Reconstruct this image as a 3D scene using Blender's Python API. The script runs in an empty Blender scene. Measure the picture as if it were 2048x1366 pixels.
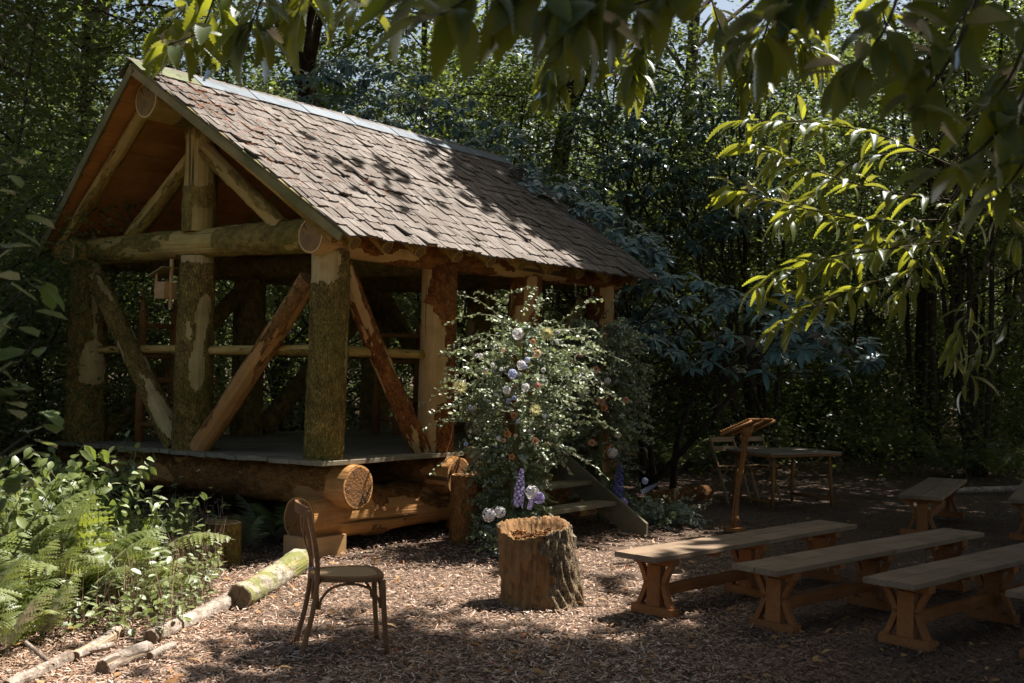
import bpy, math, random
import numpy as np
from mathutils import Matrix, Vector
random.seed(7); RNG = np.random.default_rng(7)
scene = bpy.context.scene
COL = scene.collection

# ---------------------------------------------------------------- camera, light, exposure
F_PX, PITCH, ROLL, EYE = 2324.842, .0189, .0266, 1.7731
cam_d = bpy.data.cameras.new('camera'); cam = bpy.data.objects.new('camera', cam_d); COL.objects.link(cam)
cam_d.sensor_width = 36.0; cam_d.lens = F_PX / 2048 * 36.0
cam_d.clip_start = .05; cam_d.clip_end = 400
cam_d.dof.use_dof = True; cam_d.dof.focus_distance = 10.5; cam_d.dof.aperture_fstop = 6.0
_cp, _sp, _cr, _sr = math.cos(PITCH), math.sin(PITCH), math.cos(ROLL), math.sin(ROLL)
FW = np.array([0, _cp, _sp]); _up = np.array([0, -_sp, _cp]); _rt = np.array([1., 0, 0])
RT = _cr*_rt + _sr*_up; UP = -_sr*_rt + _cr*_up
cam.matrix_world = Matrix([[RT[0], UP[0], -FW[0], 0], [RT[1], UP[1], -FW[1], 0], [RT[2], UP[2], -FW[2], EYE], [0, 0, 0, 1]])
scene.camera = cam

SUN = np.array([.46, .32, 1.0]); SUN /= np.linalg.norm(SUN)       # direction towards the sun
world = bpy.data.worlds.new('World'); scene.world = world; world.use_nodes = True
wn = world.node_tree.nodes; bg = wn['Background']
sky = wn.new('ShaderNodeTexSky'); sky.sky_type = 'NISHITA'; sky.sun_disc = False; sky.dust_density = 4.0; sky.air_density = 1.3
sky.sun_elevation = math.asin(SUN[2]); sky.sun_rotation = math.atan2(SUN[0], SUN[1])
world.node_tree.links.new(sky.outputs[0], bg.inputs[0]); bg.inputs[1].default_value = .06
sun_d = bpy.data.lights.new('sun', 'SUN'); sun_d.energy = 5.0; sun_d.angle = math.radians(.53); sun_d.color = (1, .93, .86)
sun = bpy.data.objects.new('sun', sun_d); COL.objects.link(sun); sun.location = (12, 8, 30)
sun.rotation_euler = Vector(SUN).to_track_quat('Z', 'Y').to_euler()
scene.view_settings.view_transform = 'Standard'; scene.view_settings.look = 'None'
scene.view_settings.exposure = 1.25; scene.view_settings.gamma = 1
scene.cycles.use_denoising = True
scene.cycles.max_bounces = 6; scene.cycles.diffuse_bounces = 4; scene.cycles.glossy_bounces = 2
scene.cycles.transmission_bounces = 3; scene.cycles.transparent_max_bounces = 4
scene.cycles.sample_clamp_indirect = 6
scene.cycles.caustics_reflective = False; scene.cycles.caustics_refractive = False

# ---------------------------------------------------------------- survey helpers (photo measurements -> metres)
def ray(x, y): return RT*((x-1024)/F_PX) - UP*((y-683)/F_PX) + FW
def on_z(x, y, z=0.0):
    d = ray(x, y); t = (z-EYE)/d[2]; return np.array([d[0]*t, d[1]*t, z])
def at(x, y, Y):
    d = ray(x, y); t = Y/d[1]; return np.array([d[0]*t, Y, EYE+d[2]*t])
CX, CY, YAW = -1.6565, 10.3992, .6426
UD = np.array([-math.cos(YAW), math.sin(YAW), 0]); VD = np.array([math.sin(YAW), math.cos(YAW), 0])
def B(u, v, z): return np.array([CX, CY, 0]) + u*UD + v*VD + np.array([0, 0, z])     # shelter coordinates

# ---------------------------------------------------------------- scene helpers
def tag(o, label=None, cat=None, group=None, kind=None):
    if label: o['label'] = label
    if cat: o['category'] = cat
    if group: o['group'] = group
    if kind: o['kind'] = kind
    return o
def thing(name, loc, label, cat, group=None, rz=0):
    o = bpy.data.objects.new(name, None); COL.objects.link(o); o.empty_display_size = .1
    o.location = [float(a) for a in loc]; o.rotation_euler = (0, 0, rz); return tag(o, label, cat, group)
def link(name, me, parent=None, mw=None, mat=None):
    """Link a mesh object. MW is its place in the world, whatever the parent's place."""
    o = bpy.data.objects.new(name, me); COL.objects.link(o)
    if mat is not None and not me.materials: me.materials.append(mat)
    M = Matrix.Identity(4) if mw is None else mw
    if parent is not None:
        o.parent = parent
        P = Matrix.Identity(4); q = parent
        while q is not None:
            P = q.matrix_basis @ P; q = q.parent
        o.matrix_basis = P.inverted() @ M
    else: o.matrix_basis = M
    return o
def link_local(name, me, parent, mb=None, mat=None):
    o = bpy.data.objects.new(name, me); COL.objects.link(o)
    if mat is not None and not me.materials: me.materials.append(mat)
    o.parent = parent
    if mb is not None: o.matrix_basis = mb
    return o
def copy_tree(o, parent=None):
    c = o.copy(); COL.objects.link(c); c.parent = parent
    for ch in o.children: copy_tree(ch, c)
    return c
def frame(p, x, z):
    """matrix with origin P, X axis along X and Z near Z"""
    x = Vector(x).normalized(); z = Vector(z); y = z.cross(x).normalized(); z = x.cross(y)
    return Matrix([[x[0], y[0], z[0], p[0]], [x[1], y[1], z[1], p[1]], [x[2], y[2], z[2], p[2]], [0, 0, 0, 1]])
def mesh_np(name, V, F, mat=None, smooth=False, attrs=None):
    """V (n,3); F (m,k) array or list of tuples"""
    me = bpy.data.meshes.new(name)
    V = np.asarray(V, np.float32)
    if isinstance(F, np.ndarray):
        m, k = F.shape
        me.vertices.add(len(V)); me.vertices.foreach_set('co', V.ravel())
        me.loops.add(m*k); me.loops.foreach_set('vertex_index', F.astype(np.int32).ravel())
        me.polygons.add(m); me.polygons.foreach_set('loop_start', np.arange(0, m*k, k, dtype=np.int32))
        me.polygons.foreach_set('loop_total', np.full(m, k, np.int32))
        me.update(calc_edges=True)
    else:
        me.from_pydata(V.tolist(), [], F); me.update()
    if smooth: me.polygons.foreach_set('use_smooth', np.ones(len(me.polygons), bool))
    for nm, (ty, data) in (attrs or {}).items():
        a = me.attributes.new(nm, ty, 'POINT')
        a.data.foreach_set('vector' if ty == 'FLOAT_VECTOR' else 'value', np.asarray(data, np.float32).ravel())
    if mat: me.materials.append(mat)
    return me
class MB:
    """collects shapes into one mesh"""
    def __init__(s): s.V = []; s.F = []; s.n = 0; s.A = []
    def add(s, V, F, a=0.0):
        V = np.asarray(V, float); s.V.append(V); s.F += [tuple(int(i)+s.n for i in f) for f in F]; s.n += len(V)
        s.A.append(np.full(len(V), a) if np.isscalar(a) else np.asarray(a)); return s
    def box(s, c, size, R=None, a=0.0):
        x, y, z = np.array(size)/2; q = np.array([[i*x, j*y, k*z] for k in (-1, 1) for j in (-1, 1) for i in (-1, 1)])
        if R is not None: q = q @ np.asarray(R).T
        return s.add(q+np.asarray(c), [(0, 2, 3, 1), (4, 5, 7, 6), (0, 1, 5, 4), (2, 6, 7, 3), (0, 4, 6, 2), (1, 3, 7, 5)], a)
    def tube(s, P, r, n=8, a=0.0, cap=True):
        V, Fc = tube(P, r, n, cap); return s.add(V, Fc, a)
    def mesh(s, name, mat, smooth=False):
        return mesh_np(name, np.concatenate(s.V), s.F, mat, smooth, {'tint': ('FLOAT', np.concatenate(s.A))})
def tube(P, r, n=8, cap=True):
    P = np.asarray(P, float); m = len(P); r = np.broadcast_to(np.asarray(r, float), (m,))
    T = np.gradient(P, axis=0); T /= np.linalg.norm(T, axis=1)[:, None]+1e-9
    ref = np.array([0, 0, 1.]) if abs(T[0][2]) < .9 else np.array([1., 0, 0])
    V = []
    a = np.arange(n)*2*math.pi/n; ca, sa = np.cos(a)[:, None], np.sin(a)[:, None]
    e = np.cross(T[0], ref); e /= np.linalg.norm(e)
    for i in range(m):
        e = e - T[i]*(e@T[i]); e /= np.linalg.norm(e)+1e-9; g = np.cross(T[i], e)
        V.append(P[i] + r[i]*(ca*e + sa*g))
    V = np.concatenate(V); Fc = []
    for i in range(m-1):
        for j in range(n):
            k = (j+1) % n; Fc.append((i*n+j, i*n+k, (i+1)*n+k, (i+1)*n+j))
    if cap: Fc += [tuple(range(n-1, -1, -1)), tuple(range((m-1)*n, m*n))]
    return V, Fc
def smooth_path(P, k=4):
    """Catmull-Rom through P"""
    P = np.asarray(P, float); Q = np.concatenate([[2*P[0]-P[1]], P, [2*P[-1]-P[-2]]]); out = []
    for i in range(1, len(Q)-2):
        for t in np.arange(k)/k:
            a, b, c, d = Q[i-1:i+3]
            out.append(.5*((2*b)+(c-a)*t+(2*a-5*b+4*c-d)*t*t+(3*b-a-3*c+d)*t**3))
    out.append(P[-1]); return np.array(out)

# ---------------------------------------------------------------- materials
class NT:
    def __init__(s, name):
        s.m = bpy.data.materials.new(name); s.m.use_nodes = True; s.t = s.m.node_tree; s.t.nodes.clear()
        s.out = s.n('ShaderNodeOutputMaterial')
    def n(s, ty, **kw):
        nd = s.t.nodes.new(ty)
        for k, v in kw.items():
            if k.startswith('i_'):
                key = k[2:]; key = int(key) if key.isdigit() else key.replace('_', ' ')
                s.set(nd.inputs[key], v)
            else: setattr(nd, k, v)
        return nd
    def set(s, inp, v):
        if hasattr(v, 'is_output') or isinstance(v, bpy.types.NodeSocket): s.t.links.new(v, inp)
        else: inp.default_value = v
    def attr(s, nm, out='Fac'): return s.n('ShaderNodeAttribute', attribute_name=nm).outputs[out]
    def math(s, op, a, b=0.0, clamp=False):
        return s.n('ShaderNodeMath', operation=op, use_clamp=clamp, i_0=a, i_1=b).outputs[0]
    def mix(s, fac, a, b, mode='MIX'):
        nd = s.n('ShaderNodeMix', data_type='RGBA', blend_type=mode); s.set(nd.inputs[0], fac)
        s.set(nd.inputs[6], a if not isinstance(a, tuple) else (*a[:3], 1)); s.set(nd.inputs[7], b if not isinstance(b, tuple) else (*b[:3], 1))
        return nd.outputs[2]
    def ramp(s, fac, lo, hi, a=0.0, b=1.0): 
        return s.n('ShaderNodeMapRange', clamp=True, i_0=fac, i_1=lo, i_2=hi, i_3=a, i_4=b).outputs[0]
    def noise(s, vec, scale, detail=4, rough=.6):
        nd = s.n('ShaderNodeTexNoise', i_Scale=scale, i_Detail=detail, i_Roughness=rough)
        if vec is not None: s.t.links.new(vec, nd.inputs['Vector'])
        return nd.outputs['Fac']
    def scale(s, vec, v): 
        nd = s.n('ShaderNodeVectorMath', operation='MULTIPLY'); s.t.links.new(vec, nd.inputs[0]); nd.inputs[1].default_value = v; return nd.outputs[0]
    def addv(s, vec, b):
        nd = s.n('ShaderNodeVectorMath', operation='ADD'); s.t.links.new(vec, nd.inputs[0]); s.set(nd.inputs[1], b); return nd.outputs[0]
    def bump(s, h, strength=.6, dist=.02):
        return s.n('ShaderNodeBump', i_Strength=strength, i_Distance=dist, i_Height=h).outputs[0]
    def principled(s, col, rough=.8, normal=None, spec=.3):
        p = s.n('ShaderNodeBsdfPrincipled', i_Roughness=rough); s.set(p.inputs['Base Color'], col if not isinstance(col, tuple) else (*col, 1))
        p.inputs['Specular IOR Level'].default_value = spec
        if normal is not None: s.t.links.new(normal, p.inputs['Normal'])
        s.t.links.new(p.outputs[0], s.out.inputs[0]); return s.m

def log_material(name, bark_a, bark_b, wood_a, wood_b, algae=0.0, rough_bark=1.0, algae_col=(.10, .12, .03), lenticel=False):
    """round timber: attribute lc = position unrolled along the log, bark = bark left on, ring = radius on a sawn end (0 on the side)"""
    t = NT(name); lc = t.attr('lc', 'Vector'); rnd = t.n('ShaderNodeObjectInfo').outputs['Random']
    v = t.addv(lc, t.n('ShaderNodeCombineXYZ', i_0=t.math('MULTIPLY', rnd, 31.0), i_1=t.math('MULTIPLY', rnd, 17.0), i_2=0.0).outputs[0])
    big = t.noise(v, 2.2, 3); fine = t.noise(t.scale(v, (26, 9, 26)), 1.0, 5, .7); plates = t.n('ShaderNodeTexVoronoi', feature='DISTANCE_TO_EDGE', i_Scale=1.0)
    warp = t.addv(t.scale(v, (52, 20, 52)), t.n('ShaderNodeTexNoise', i_Scale=9.0, i_Detail=3, i_Vector=v).outputs['Color']); t.t.links.new(warp, plates.inputs['Vector'])
    crack = t.ramp(plates.outputs['Distance'], 0.0, .13)
    mott = t.noise(t.scale(v, (17, 11, 17)), 1.0, 6, .75)
    bark = t.mix(t.ramp(t.math('ADD', t.math('MULTIPLY', mott, .7), t.math('MULTIPLY', big, .3)), .40, .62), (bark_a[0]*.7, bark_a[1]*.7, bark_a[2]*.7), (bark_b[0]*1.15, bark_b[1]*1.15, bark_b[2]*1.15))
    bark = t.mix(t.math('MULTIPLY', t.math('SUBTRACT', 1.0, crack), .5*rough_bark), bark, (bark_a[0]*.35, bark_a[1]*.33, bark_a[2]*.3))
    grain = t.noise(t.scale(v, (34, 1.1, 34)), 1.0, 5, .65); blot = t.noise(v, 5.0, 4)
    wood = t.mix(t.ramp(grain, .3, .7), wood_a, wood_b)
    wood = t.mix(t.ramp(blot, .5, .8, 0, .55), wood, (wood_a[0]*.55, wood_a[1]*.5, wood_a[2]*.45))
    split = t.ramp(t.noise(t.scale(v, (11, .35, 11)), 1.0, 2, .4), .66, .69)
    wood = t.mix(t.math('MULTIPLY', split, .8), wood, (.03, .02, .015))
    bk = t.attr('bark'); b01 = t.ramp(bk, .45, .55)
    if lenticel:
        lt = t.ramp(t.noise(t.scale(v, (9, 60, 9)), 1.0, 2, .5), .62, .68); bark = t.mix(t.math('MULTIPLY', lt, .75), bark, (.07, .05, .04))
        bark = t.mix(t.ramp(t.noise(v, 7.0, 3), .58, .7, 0, .6), bark, (.20, .14, .10))
    side = t.mix(b01, wood, bark)
    if algae: side = t.mix(t.math('MULTIPLY', t.ramp(t.noise(v, 4.5 if lenticel else 1.7, 5, .65), .45 if lenticel else .38, .58 if lenticel else .62), algae), side, algae_col)
    ring = t.attr('ring'); rw = t.math('ADD', ring, t.math('MULTIPLY', t.noise(lc, 6.0, 3), .08))
    rings = t.math('SINE', t.math('MULTIPLY', rw, 120.0))
    endc = t.mix(t.ramp(rings, -1, 1, .25, .75), (wood_a[0]*.42, wood_a[1]*.38, wood_a[2]*.32), (wood_b[0]*.6, wood_b[1]*.55, wood_b[2]*.5))
    endc = t.mix(t.ramp(t.noise(lc, 9.0, 5), .4, .75, 0, .6), endc, (.10, .075, .05))
    ang = t.n('ShaderNodeSeparateXYZ'); t.t.links.new(lc, ang.inputs[0]); th_ = t.math('ARCTAN2', ang.outputs[0], ang.outputs[2])
    rad = t.noise(t.n('ShaderNodeCombineXYZ', i_0=t.math('MULTIPLY', th_, 3.5), i_1=t.math('MULTIPLY', rnd, 9.0), i_2=t.math('MULTIPLY', ring, .8)).outputs[0], 1.0, 2, .4)
    endc = t.mix(t.ramp(rad, .64, .67, 0, .8), endc, (.03, .02, .012))
    endc = t.mix(t.ramp(ring, .86, .9), endc, wood_b); endc = t.mix(t.ramp(ring, .965, .98), endc, bark_a)
    onend = t.ramp(ring, .0005, .002)
    col = t.mix(onend, side, endc)
    h = t.math('ADD', t.math('MULTIPLY', t.mix(b01, t.mix(.5, grain, t.math('SUBTRACT', 1.0, split)), t.mix(.35*rough_bark, t.mix(.5, fine, mott), crack)), 1.0), t.math('MULTIPLY', b01, .1))
    return t.principled(col, .85, t.bump(h, 1.0, .035), .25)
def plank_material(name, a, b, dark=.35, gscale=1.0, bump=.5, algae=0.0, var=.35):
    t = NT(name); oi = t.n('ShaderNodeObjectInfo').outputs['Random']; tc = t.n('ShaderNodeTexCoord').outputs['Object']
    v = t.addv(tc, t.n('ShaderNodeCombineXYZ', i_0=t.math('MULTIPLY', oi, 40.0), i_1=t.math('MULTIPLY', oi, 23.0), i_2=t.math('MULTIPLY', oi, 11.0)).outputs[0])
    g = t.noise(t.scale(v, (2.2*gscale, 38*gscale, 38*gscale)), 1.0, 5, .65); big = t.noise(v, 3.0, 4)
    col = t.mix(t.ramp(g, .3, .72), a, b)
    col = t.mix(t.ramp(big, .45, .75, 0, .7), col, (a[0]*dark, a[1]*dark, a[2]*dark))
    col = t.mix(t.math('MULTIPLY', oi, var), col, (a[0]*.45, a[1]*.45, a[2]*.48))
    if algae: col = t.mix(t.math('MULTIPLY', t.ramp(t.noise(v, 1.9, 4), .4, .65), algae), col, (.09, .11, .035))
    return t.principled(col, .82, t.bump(g, bump, .006), .25)
def leaf_material(name, a, b, trans_col, trans=.38, gloss=.08, rough=.4, vein=False, third=None):
    t = NT(name); tint = t.attr('tint')
    col = t.mix(tint, a, b); tr = t.mix(tint, trans_col, tuple(min(1, c*1.15) for c in trans_col))
    if third: col = t.mix(t.ramp(tint, .93, .96), col, third)
    d = t.n('ShaderNodeBsdfDiffuse', i_Color=col).outputs[0]; tl = t.n('ShaderNodeBsdfTranslucent', i_Color=tr).outputs[0]
    m1 = t.n('ShaderNodeMixShader', i_0=trans, i_1=d, i_2=tl).outputs[0]
    fr = t.n('ShaderNodeFresnel', i_IOR=1.42).outputs[0]
    gl = t.n('ShaderNodeBsdfGlossy', i_Roughness=rough); gl.inputs[0].default_value = (.9, .95, 1, 1)
    m2 = t.n('ShaderNodeMixShader', i_0=t.math('MULTIPLY', fr, gloss*10, True), i_1=m1, i_2=gl.outputs[0]).outputs[0]
    t.t.links.new(m2, t.out.inputs[0]); return t.m
def plain_material(name, a, b, scale=8.0, rough=.8, bump=.3, spec=.3):
    t = NT(name); tc = t.n('ShaderNodeTexCoord').outputs['Object']; n1 = t.noise(tc, scale, 5)
    return t.principled(t.mix(t.ramp(n1, .3, .7), a, b), rough, t.bump(n1, bump, .01), spec)

M_post = log_material('bark_post', (.17, .105, .028), (.42, .27, .075), (.50, .35, .14), (.64, .48, .23), .45, algae_col=(.15, .15, .02))
M_post_red = log_material('bark_post_reddish', (.22, .07, .016), (.48, .18, .045), (.58, .34, .13), (.70, .46, .20), .08)
M_beam = log_material('peeled_beam', (.20, .13, .03), (.42, .28, .07), (.48, .32, .09), (.64, .45, .16), .4, .5, algae_col=(.17, .17, .025))
M_base = log_material('base_log', (.19, .08, .022), (.40, .18, .05), (.42, .19, .06), (.58, .30, .105), .15, .7)
M_pole = log_material('pole', (.22, .14, .03), (.42, .26, .06), (.48, .30, .085), (.62, .41, .14), .3, .3, algae_col=(.17, .17, .025))
M_birch = log_material('birch_bark', (.24, .18, .13), (.50, .43, .36), (.36, .25, .16), (.5, .38, .26), .0, .0, lenticel=True)
M_mossy = log_material('mossy_birch', (.24, .20, .13), (.52, .47, .38), (.36, .27, .16), (.5, .4, .26), .85, .0, (.17, .19, .035), True)
M_trunk = plain_material('tree_bark', (.035, .028, .02), (.10, .08, .06), 9, .9, .8, .1)
M_deck = plank_material('deck_board', (.24, .20, .14), (.36, .31, .22), .5, 1, .5, .35)
M_roofboard = plank_material('roof_board', (.58, .24, .07), (.70, .34, .11), .5, 1, .4)
M_barge = plank_material('barge_board', (.27, .21, .09), (.38, .30, .13), .5, 1, .4, .5)
M_bench = plank_material('bench_timber', (.30, .115, .034), (.42, .175, .06), .55, 1, .4)
M_benchtop = plank_material('bench_top', (.22, .15, .09), (.34, .25, .165), .55, 1, .4)
M_steps = plank_material('step_timber', (.18, .15, .095), (.27, .23, .16), .5, 1, .4, .25)
M_chairwood = plank_material('chair_wood', (.20, .10, .045), (.30, .17, .08), .6, 2, .2)
M_fold = plank_material('folding_chair_wood', (.34, .22, .11), (.46, .31, .17), .7, 2, .2)
M_bamboo = plank_material('bamboo', (.30, .13, .038), (.40, .195, .065), .6, 1.5, .2)
M_table = plank_material('table_slat', (.30, .24, .18), (.42, .35, .27), .6, 1, .3)
M_birdbox = plank_material('bird_box_board', (.50, .29, .12), (.62, .40, .19), .7, 2, .2)

def shingle_material():
    t = NT('cedar_shingle'); oi = t.n('ShaderNodeObjectInfo').outputs['Random']; tint = t.attr('tint'); tc = t.attr('lc', 'Vector')
    r = t.math('FRACT', t.math('ADD', oi, tint))
    v = t.addv(tc, t.n('ShaderNodeCombineXYZ', i_0=t.math('MULTIPLY', r, 40.0), i_1=t.math('MULTIPLY', r, 23.0), i_2=0.0).outputs[0])
    g = t.noise(t.scale(v, (7, 1.3, 7)), 1.0, 5, .8)
    base = t.mix(r, (.175, .15, .125), (.285, .255, .225)); base = t.mix(t.ramp(t.math('FRACT', t.math('MULTIPLY', r, 7.3)), .6, 1.0, 0, .6), base, (.12, .092, .075))
    pos = t.n('ShaderNodeNewGeometry').outputs['Position']; stain = t.ramp(t.noise(pos, 1.6, 5, .65), .48, .66, 0, .55); base = t.mix(stain, base, (.085, .07, .055))
    moss = t.ramp(t.noise(pos, 5.0, 5, .7), .62, .70, 0, .7); base = t.mix(moss, base, (.10, .095, .045))
    col = t.mix(t.ramp(g, .40, .60), t.mix(.62, base, (.07, .05, .04)), base)
    return t.principled(col, .8, t.bump(g, .9, .008), .3)
M_shingle = shingle_material()
def ground_material():
    t = NT('woodchip_mulch'); tc = t.n('ShaderNodeTexCoord').outputs['Object']
    n1 = t.noise(tc, 38, 6, .75); n2 = t.noise(tc, 1.1, 4); vo = t.n('ShaderNodeTexVoronoi', i_Scale=46.0); t.t.links.new(tc, vo.inputs['Vector'])
    col = t.mix(t.ramp(n1, .35, .7), (.06, .042, .030), (.24, .165, .115)); col = t.mix(t.ramp(n2, .5, .7, 0, .5), col, (.05, .04, .022))
    return t.principled(col, .9, t.bump(t.mix(.5, n1, vo.outputs['Distance']), .9, .03), .15)
M_ground = ground_material()
def chip_material():
    t = NT('wood_chip'); tint = t.attr('tint')
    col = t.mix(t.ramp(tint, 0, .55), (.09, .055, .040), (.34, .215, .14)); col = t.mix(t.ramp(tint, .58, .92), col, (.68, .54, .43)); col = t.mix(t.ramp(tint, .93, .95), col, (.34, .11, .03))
    return t.principled(col, .8, None, .25)
M_chip = chip_material()
M_dry = leaf_material('dry_leaf', (.30, .14, .05), (.42, .26, .10), (.4, .18, .05), .2, .03, .6)
M_chest = leaf_material('chestnut_leaf', (.055, .085, .022), (.085, .12, .03), (.46, .48, .035), .45, .05, .45)
M_chest_dark = M_chest
M_rhodo = leaf_material('rhododendron_leaf', (.08, .165, .155), (.13, .24, .225), (.10, .18, .11), .14, .18, .36)
M_wood_leaf = leaf_material('woodland_leaf', (.05, .07, .018), (.11, .135, .03), (.34, .44, .075), .40, .05, .4)
M_canopy = leaf_material('canopy_leaf', (.045, .075, .02), (.08, .11, .03), (.20, .26, .03), .25, .05, .45)
M_hazel = leaf_material('hazel_leaf', (.09, .14, .04), (.15, .21, .07), (.34, .42, .08), .35, .03, .5)
M_fern = leaf_material('fern_frond', (.12, .16, .03), (.25, .28, .07), (.42, .48, .06), .38, .08, .42)
M_bramble = leaf_material('bramble_leaf', (.11, .15, .03), (.24, .28, .08), (.3, .38, .06), .35, .09, .42)
M_flofol = leaf_material('arrangement_leaf', (.13, .17, .07), (.42, .46, .28), (.34, .42, .14), .30, .08, .4)
M_flofine = leaf_material('asparagus_fern', (.07, .11, .035), (.13, .17, .06), (.25, .33, .06), .3, .03, .5)
M_silver = leaf_material('silver_leaf', (.24, .29, .22), (.44, .50, .42), (.3, .36, .2), .25, .06, .45)
def petal(name, a, b): return leaf_material(name, a, b, tuple(min(1, c*1.05) for c in b), .3, .01, .6)
M_peach = petal('peach_petal', (.70, .36, .20), (.80, .52, .34)); M_orange = petal('orange_petal', (.62, .26, .10), (.72, .38, .18))
M_cream = petal('cream_petal', (.80, .66, .42), (.84, .74, .55)); M_pink = petal('pink_petal', (.66, .20, .22), (.76, .36, .36))
M_yellow = petal('yellow_petal', (.66, .60, .25), (.76, .72, .40)); M_white = petal('white_petal', (.74, .72, .70), (.82, .80, .80))
M_paleblue = petal('pale_blue_petal', (.42, .46, .70), (.62, .66, .82)); M_blue = petal('blue_petal', (.13, .14, .50), (.24, .26, .66)); M_lilac = petal('lilac_petal', (.34, .27, .58), (.54, .46, .74))
M_stem = plain_material('green_stem', (.09, .10, .03), (.18, .18, .07), 20, .6, .1)
M_stone = plain_material('rotten_wood', (.12, .06, .025), (.36, .19, .08), 12, .9, 1.0, .1)
M_seat_weave = plank_material('woven_seat', (.30, .21, .11), (.40, .29, .16), .8, 3, .3)

# ---------------------------------------------------------------- round timber
EYE_P = np.array([0, 0, EYE])
def wob(rng, th, z, amps, L):
    s = np.zeros_like(th)
    for k, a, w in amps:
        s += a*np.sin(k*th + rng.uniform(0, 6.28) + w*z*rng.uniform(.6, 1.4) + .8*np.sin(w*.7*z+rng.uniform(0, 6.28)))
    return s
def ragged(rng):
    ph = rng.uniform(0, 6.28, 12)
    def f(phi, t, L=2.0):
        x = np.radians(phi); z = t*L
        return (.5*np.sin(5*x+9*z+ph[0]) + .35*np.sin(11*x-17*z+ph[1]) + .3*np.sin(3*x+31*z+ph[2]) + .25*np.sin(19*x+47*z+ph[3]) + .2*np.sin(29*x-77*z+ph[4]))
    return f
def patchy(seed, cover=.6, fx=1.0):
    """bark left on in patches; COVER about the share left"""
    rng = np.random.default_rng(seed); ph = rng.uniform(0, 6.28, 12)
    def f(phi, t, L):
        x = np.radians(phi)*fx; z = t*L
        n = np.sin(1*x+1.9*z+ph[0]) + .8*np.sin(2*x-3.1*z+ph[1]) + .6*np.sin(3*x+5.3*z+ph[2]) + .45*np.sin(5*x-9*z+ph[3]) + .3*np.sin(7*x+17*z+ph[4]) + .22*np.sin(13*x-29*z+ph[5])
        return n/1.5 > (1-2*cover)
    return f
def log(name, p0, p1, r0, r1, mat, parent, bark=1.0, seed=0, nu=36, step=.035, bend=.0, bark_h=.009, lumpy=1.0, label=None, flat_cap=True):
    rng = np.random.default_rng(seed+1000)
    p0 = np.asarray(p0, float); p1 = np.asarray(p1, float); ax = p1-p0; L = np.linalg.norm(ax); ax /= L
    mid = (p0+p1)/2; c = EYE_P-mid; e1 = c-ax*(c@ax); e1 /= np.linalg.norm(e1)
    e2 = np.cross(ax, e1)
    if e2@RT < 0: e2 = -e2
    nl = max(6, int(L/step)); T = np.linspace(0, 1, nl+1); TH = np.linspace(0, 2*math.pi, nu, endpoint=False)
    tt, th = np.meshgrid(T, TH, indexing='ij'); zz = tt*L
    phi = (np.degrees(th)+180) % 360-180
    bk = bark(phi, tt, L) if callable(bark) else np.full(tt.shape, bark)
    bk = bk.astype(float)
    r = r0+(r1-r0)*tt
    r = r*(1+lumpy*wob(rng, th, zz, [(1, .02, 1.3), (2, .022, 1.0), (3, .014, 2.3), (5, .008, 5)], L))
    r = r + bk*bark_h*(1+.6*wob(rng, th, zz, [(9, .5, 13), (14, .4, 21), (7, .4, 37)], L)) 
    off = bend*np.sin(math.pi*tt)*L
    bd = e1*rng.uniform(-1, 1)+e2*rng.uniform(-1, 1); bd /= np.linalg.norm(bd)
    ca, sa = np.cos(th), np.sin(th)
    V = ax*zz[..., None] + e1*(r*ca)[..., None] + e2*(r*sa)[..., None] + bd*off[..., None]
    lc = np.stack([r*ca, zz, r*sa], -1)
    V = V.reshape(-1, 3); lc = lc.reshape(-1, 3); n = len(V)
    i = np.arange(nl)[:, None]; j = np.arange(nu)[None]; k = (j+1) % nu
    F = np.stack([i*nu+j+0*k, i*nu+k, (i+1)*nu+k, (i+1)*nu+j+0*k], -1).reshape(-1, 4)
    hand = np.dot(np.cross(e1, e2), ax)
    if hand < 0: F = F[:, ::-1]
    ring = np.zeros(n); bkv = bk.ravel(); Vs = [V]; LC = [lc]; RG = [ring]; BK = [bkv]; Fs = [F]; tot = n
    for end, row in ((0, V[:nu]), (1, V[-nu:])):
        cen = row.mean(0); sgn = -1 if end == 0 else 1
        rings = [1.0, .93, .6, .25]
        cv = np.concatenate([cen+(row-cen)*q + ax*sgn*(.003 if q < 1 else 0) for q in rings] + [cen[None]+ax*sgn*.003])
        rg = np.concatenate([np.full(nu, max(q, .003)) for q in rings]+[[.003]])
        Vs.append(cv); d = cv-cen; LC.append(np.stack([d@e1, np.full(len(cv), end*L), d@e2], -1)); RG.append(rg); BK.append(np.zeros(len(cv)))
        jj = np.arange(nu); kk = (jj+1) % nu; fl = []
        for q in range(3): fl.append(np.stack([tot+q*nu+jj, tot+q*nu+kk, tot+(q+1)*nu+kk, tot+(q+1)*nu+jj], -1))
        c_i = tot+4*nu; fl.append(np.stack([tot+3*nu+jj, tot+3*nu+kk, np.full(nu, c_i), np.full(nu, c_i)], -1)[:, :3].repeat(1, 0))
        for f4 in fl:
            f4 = f4 if f4.shape[1] == 4 else f4
            fl2 = f4 if (end == 1) == (hand < 0) else f4[:, ::-1]
            Fs.append(fl2)
        tot += len(cv)
    Fl = []
    for f4 in Fs: Fl += [tuple(x) for x in f4.tolist()]
    me = mesh_np(name, np.concatenate(Vs), Fl, mat, True, {'lc': ('FLOAT_VECTOR', np.concatenate(LC)), 'ring': ('FLOAT', np.concatenate(RG)), 'bark': ('FLOAT', np.concatenate(BK))})
    sm = np.ones(len(Fl), bool); sm[len(Fs[0]):] = False; me.polygons.foreach_set('use_smooth', sm)
    o = link(name, me, parent, Matrix.Translation(p0.tolist()))
    if label: o['label'] = label
    return o
_plank_cache = {}
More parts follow.
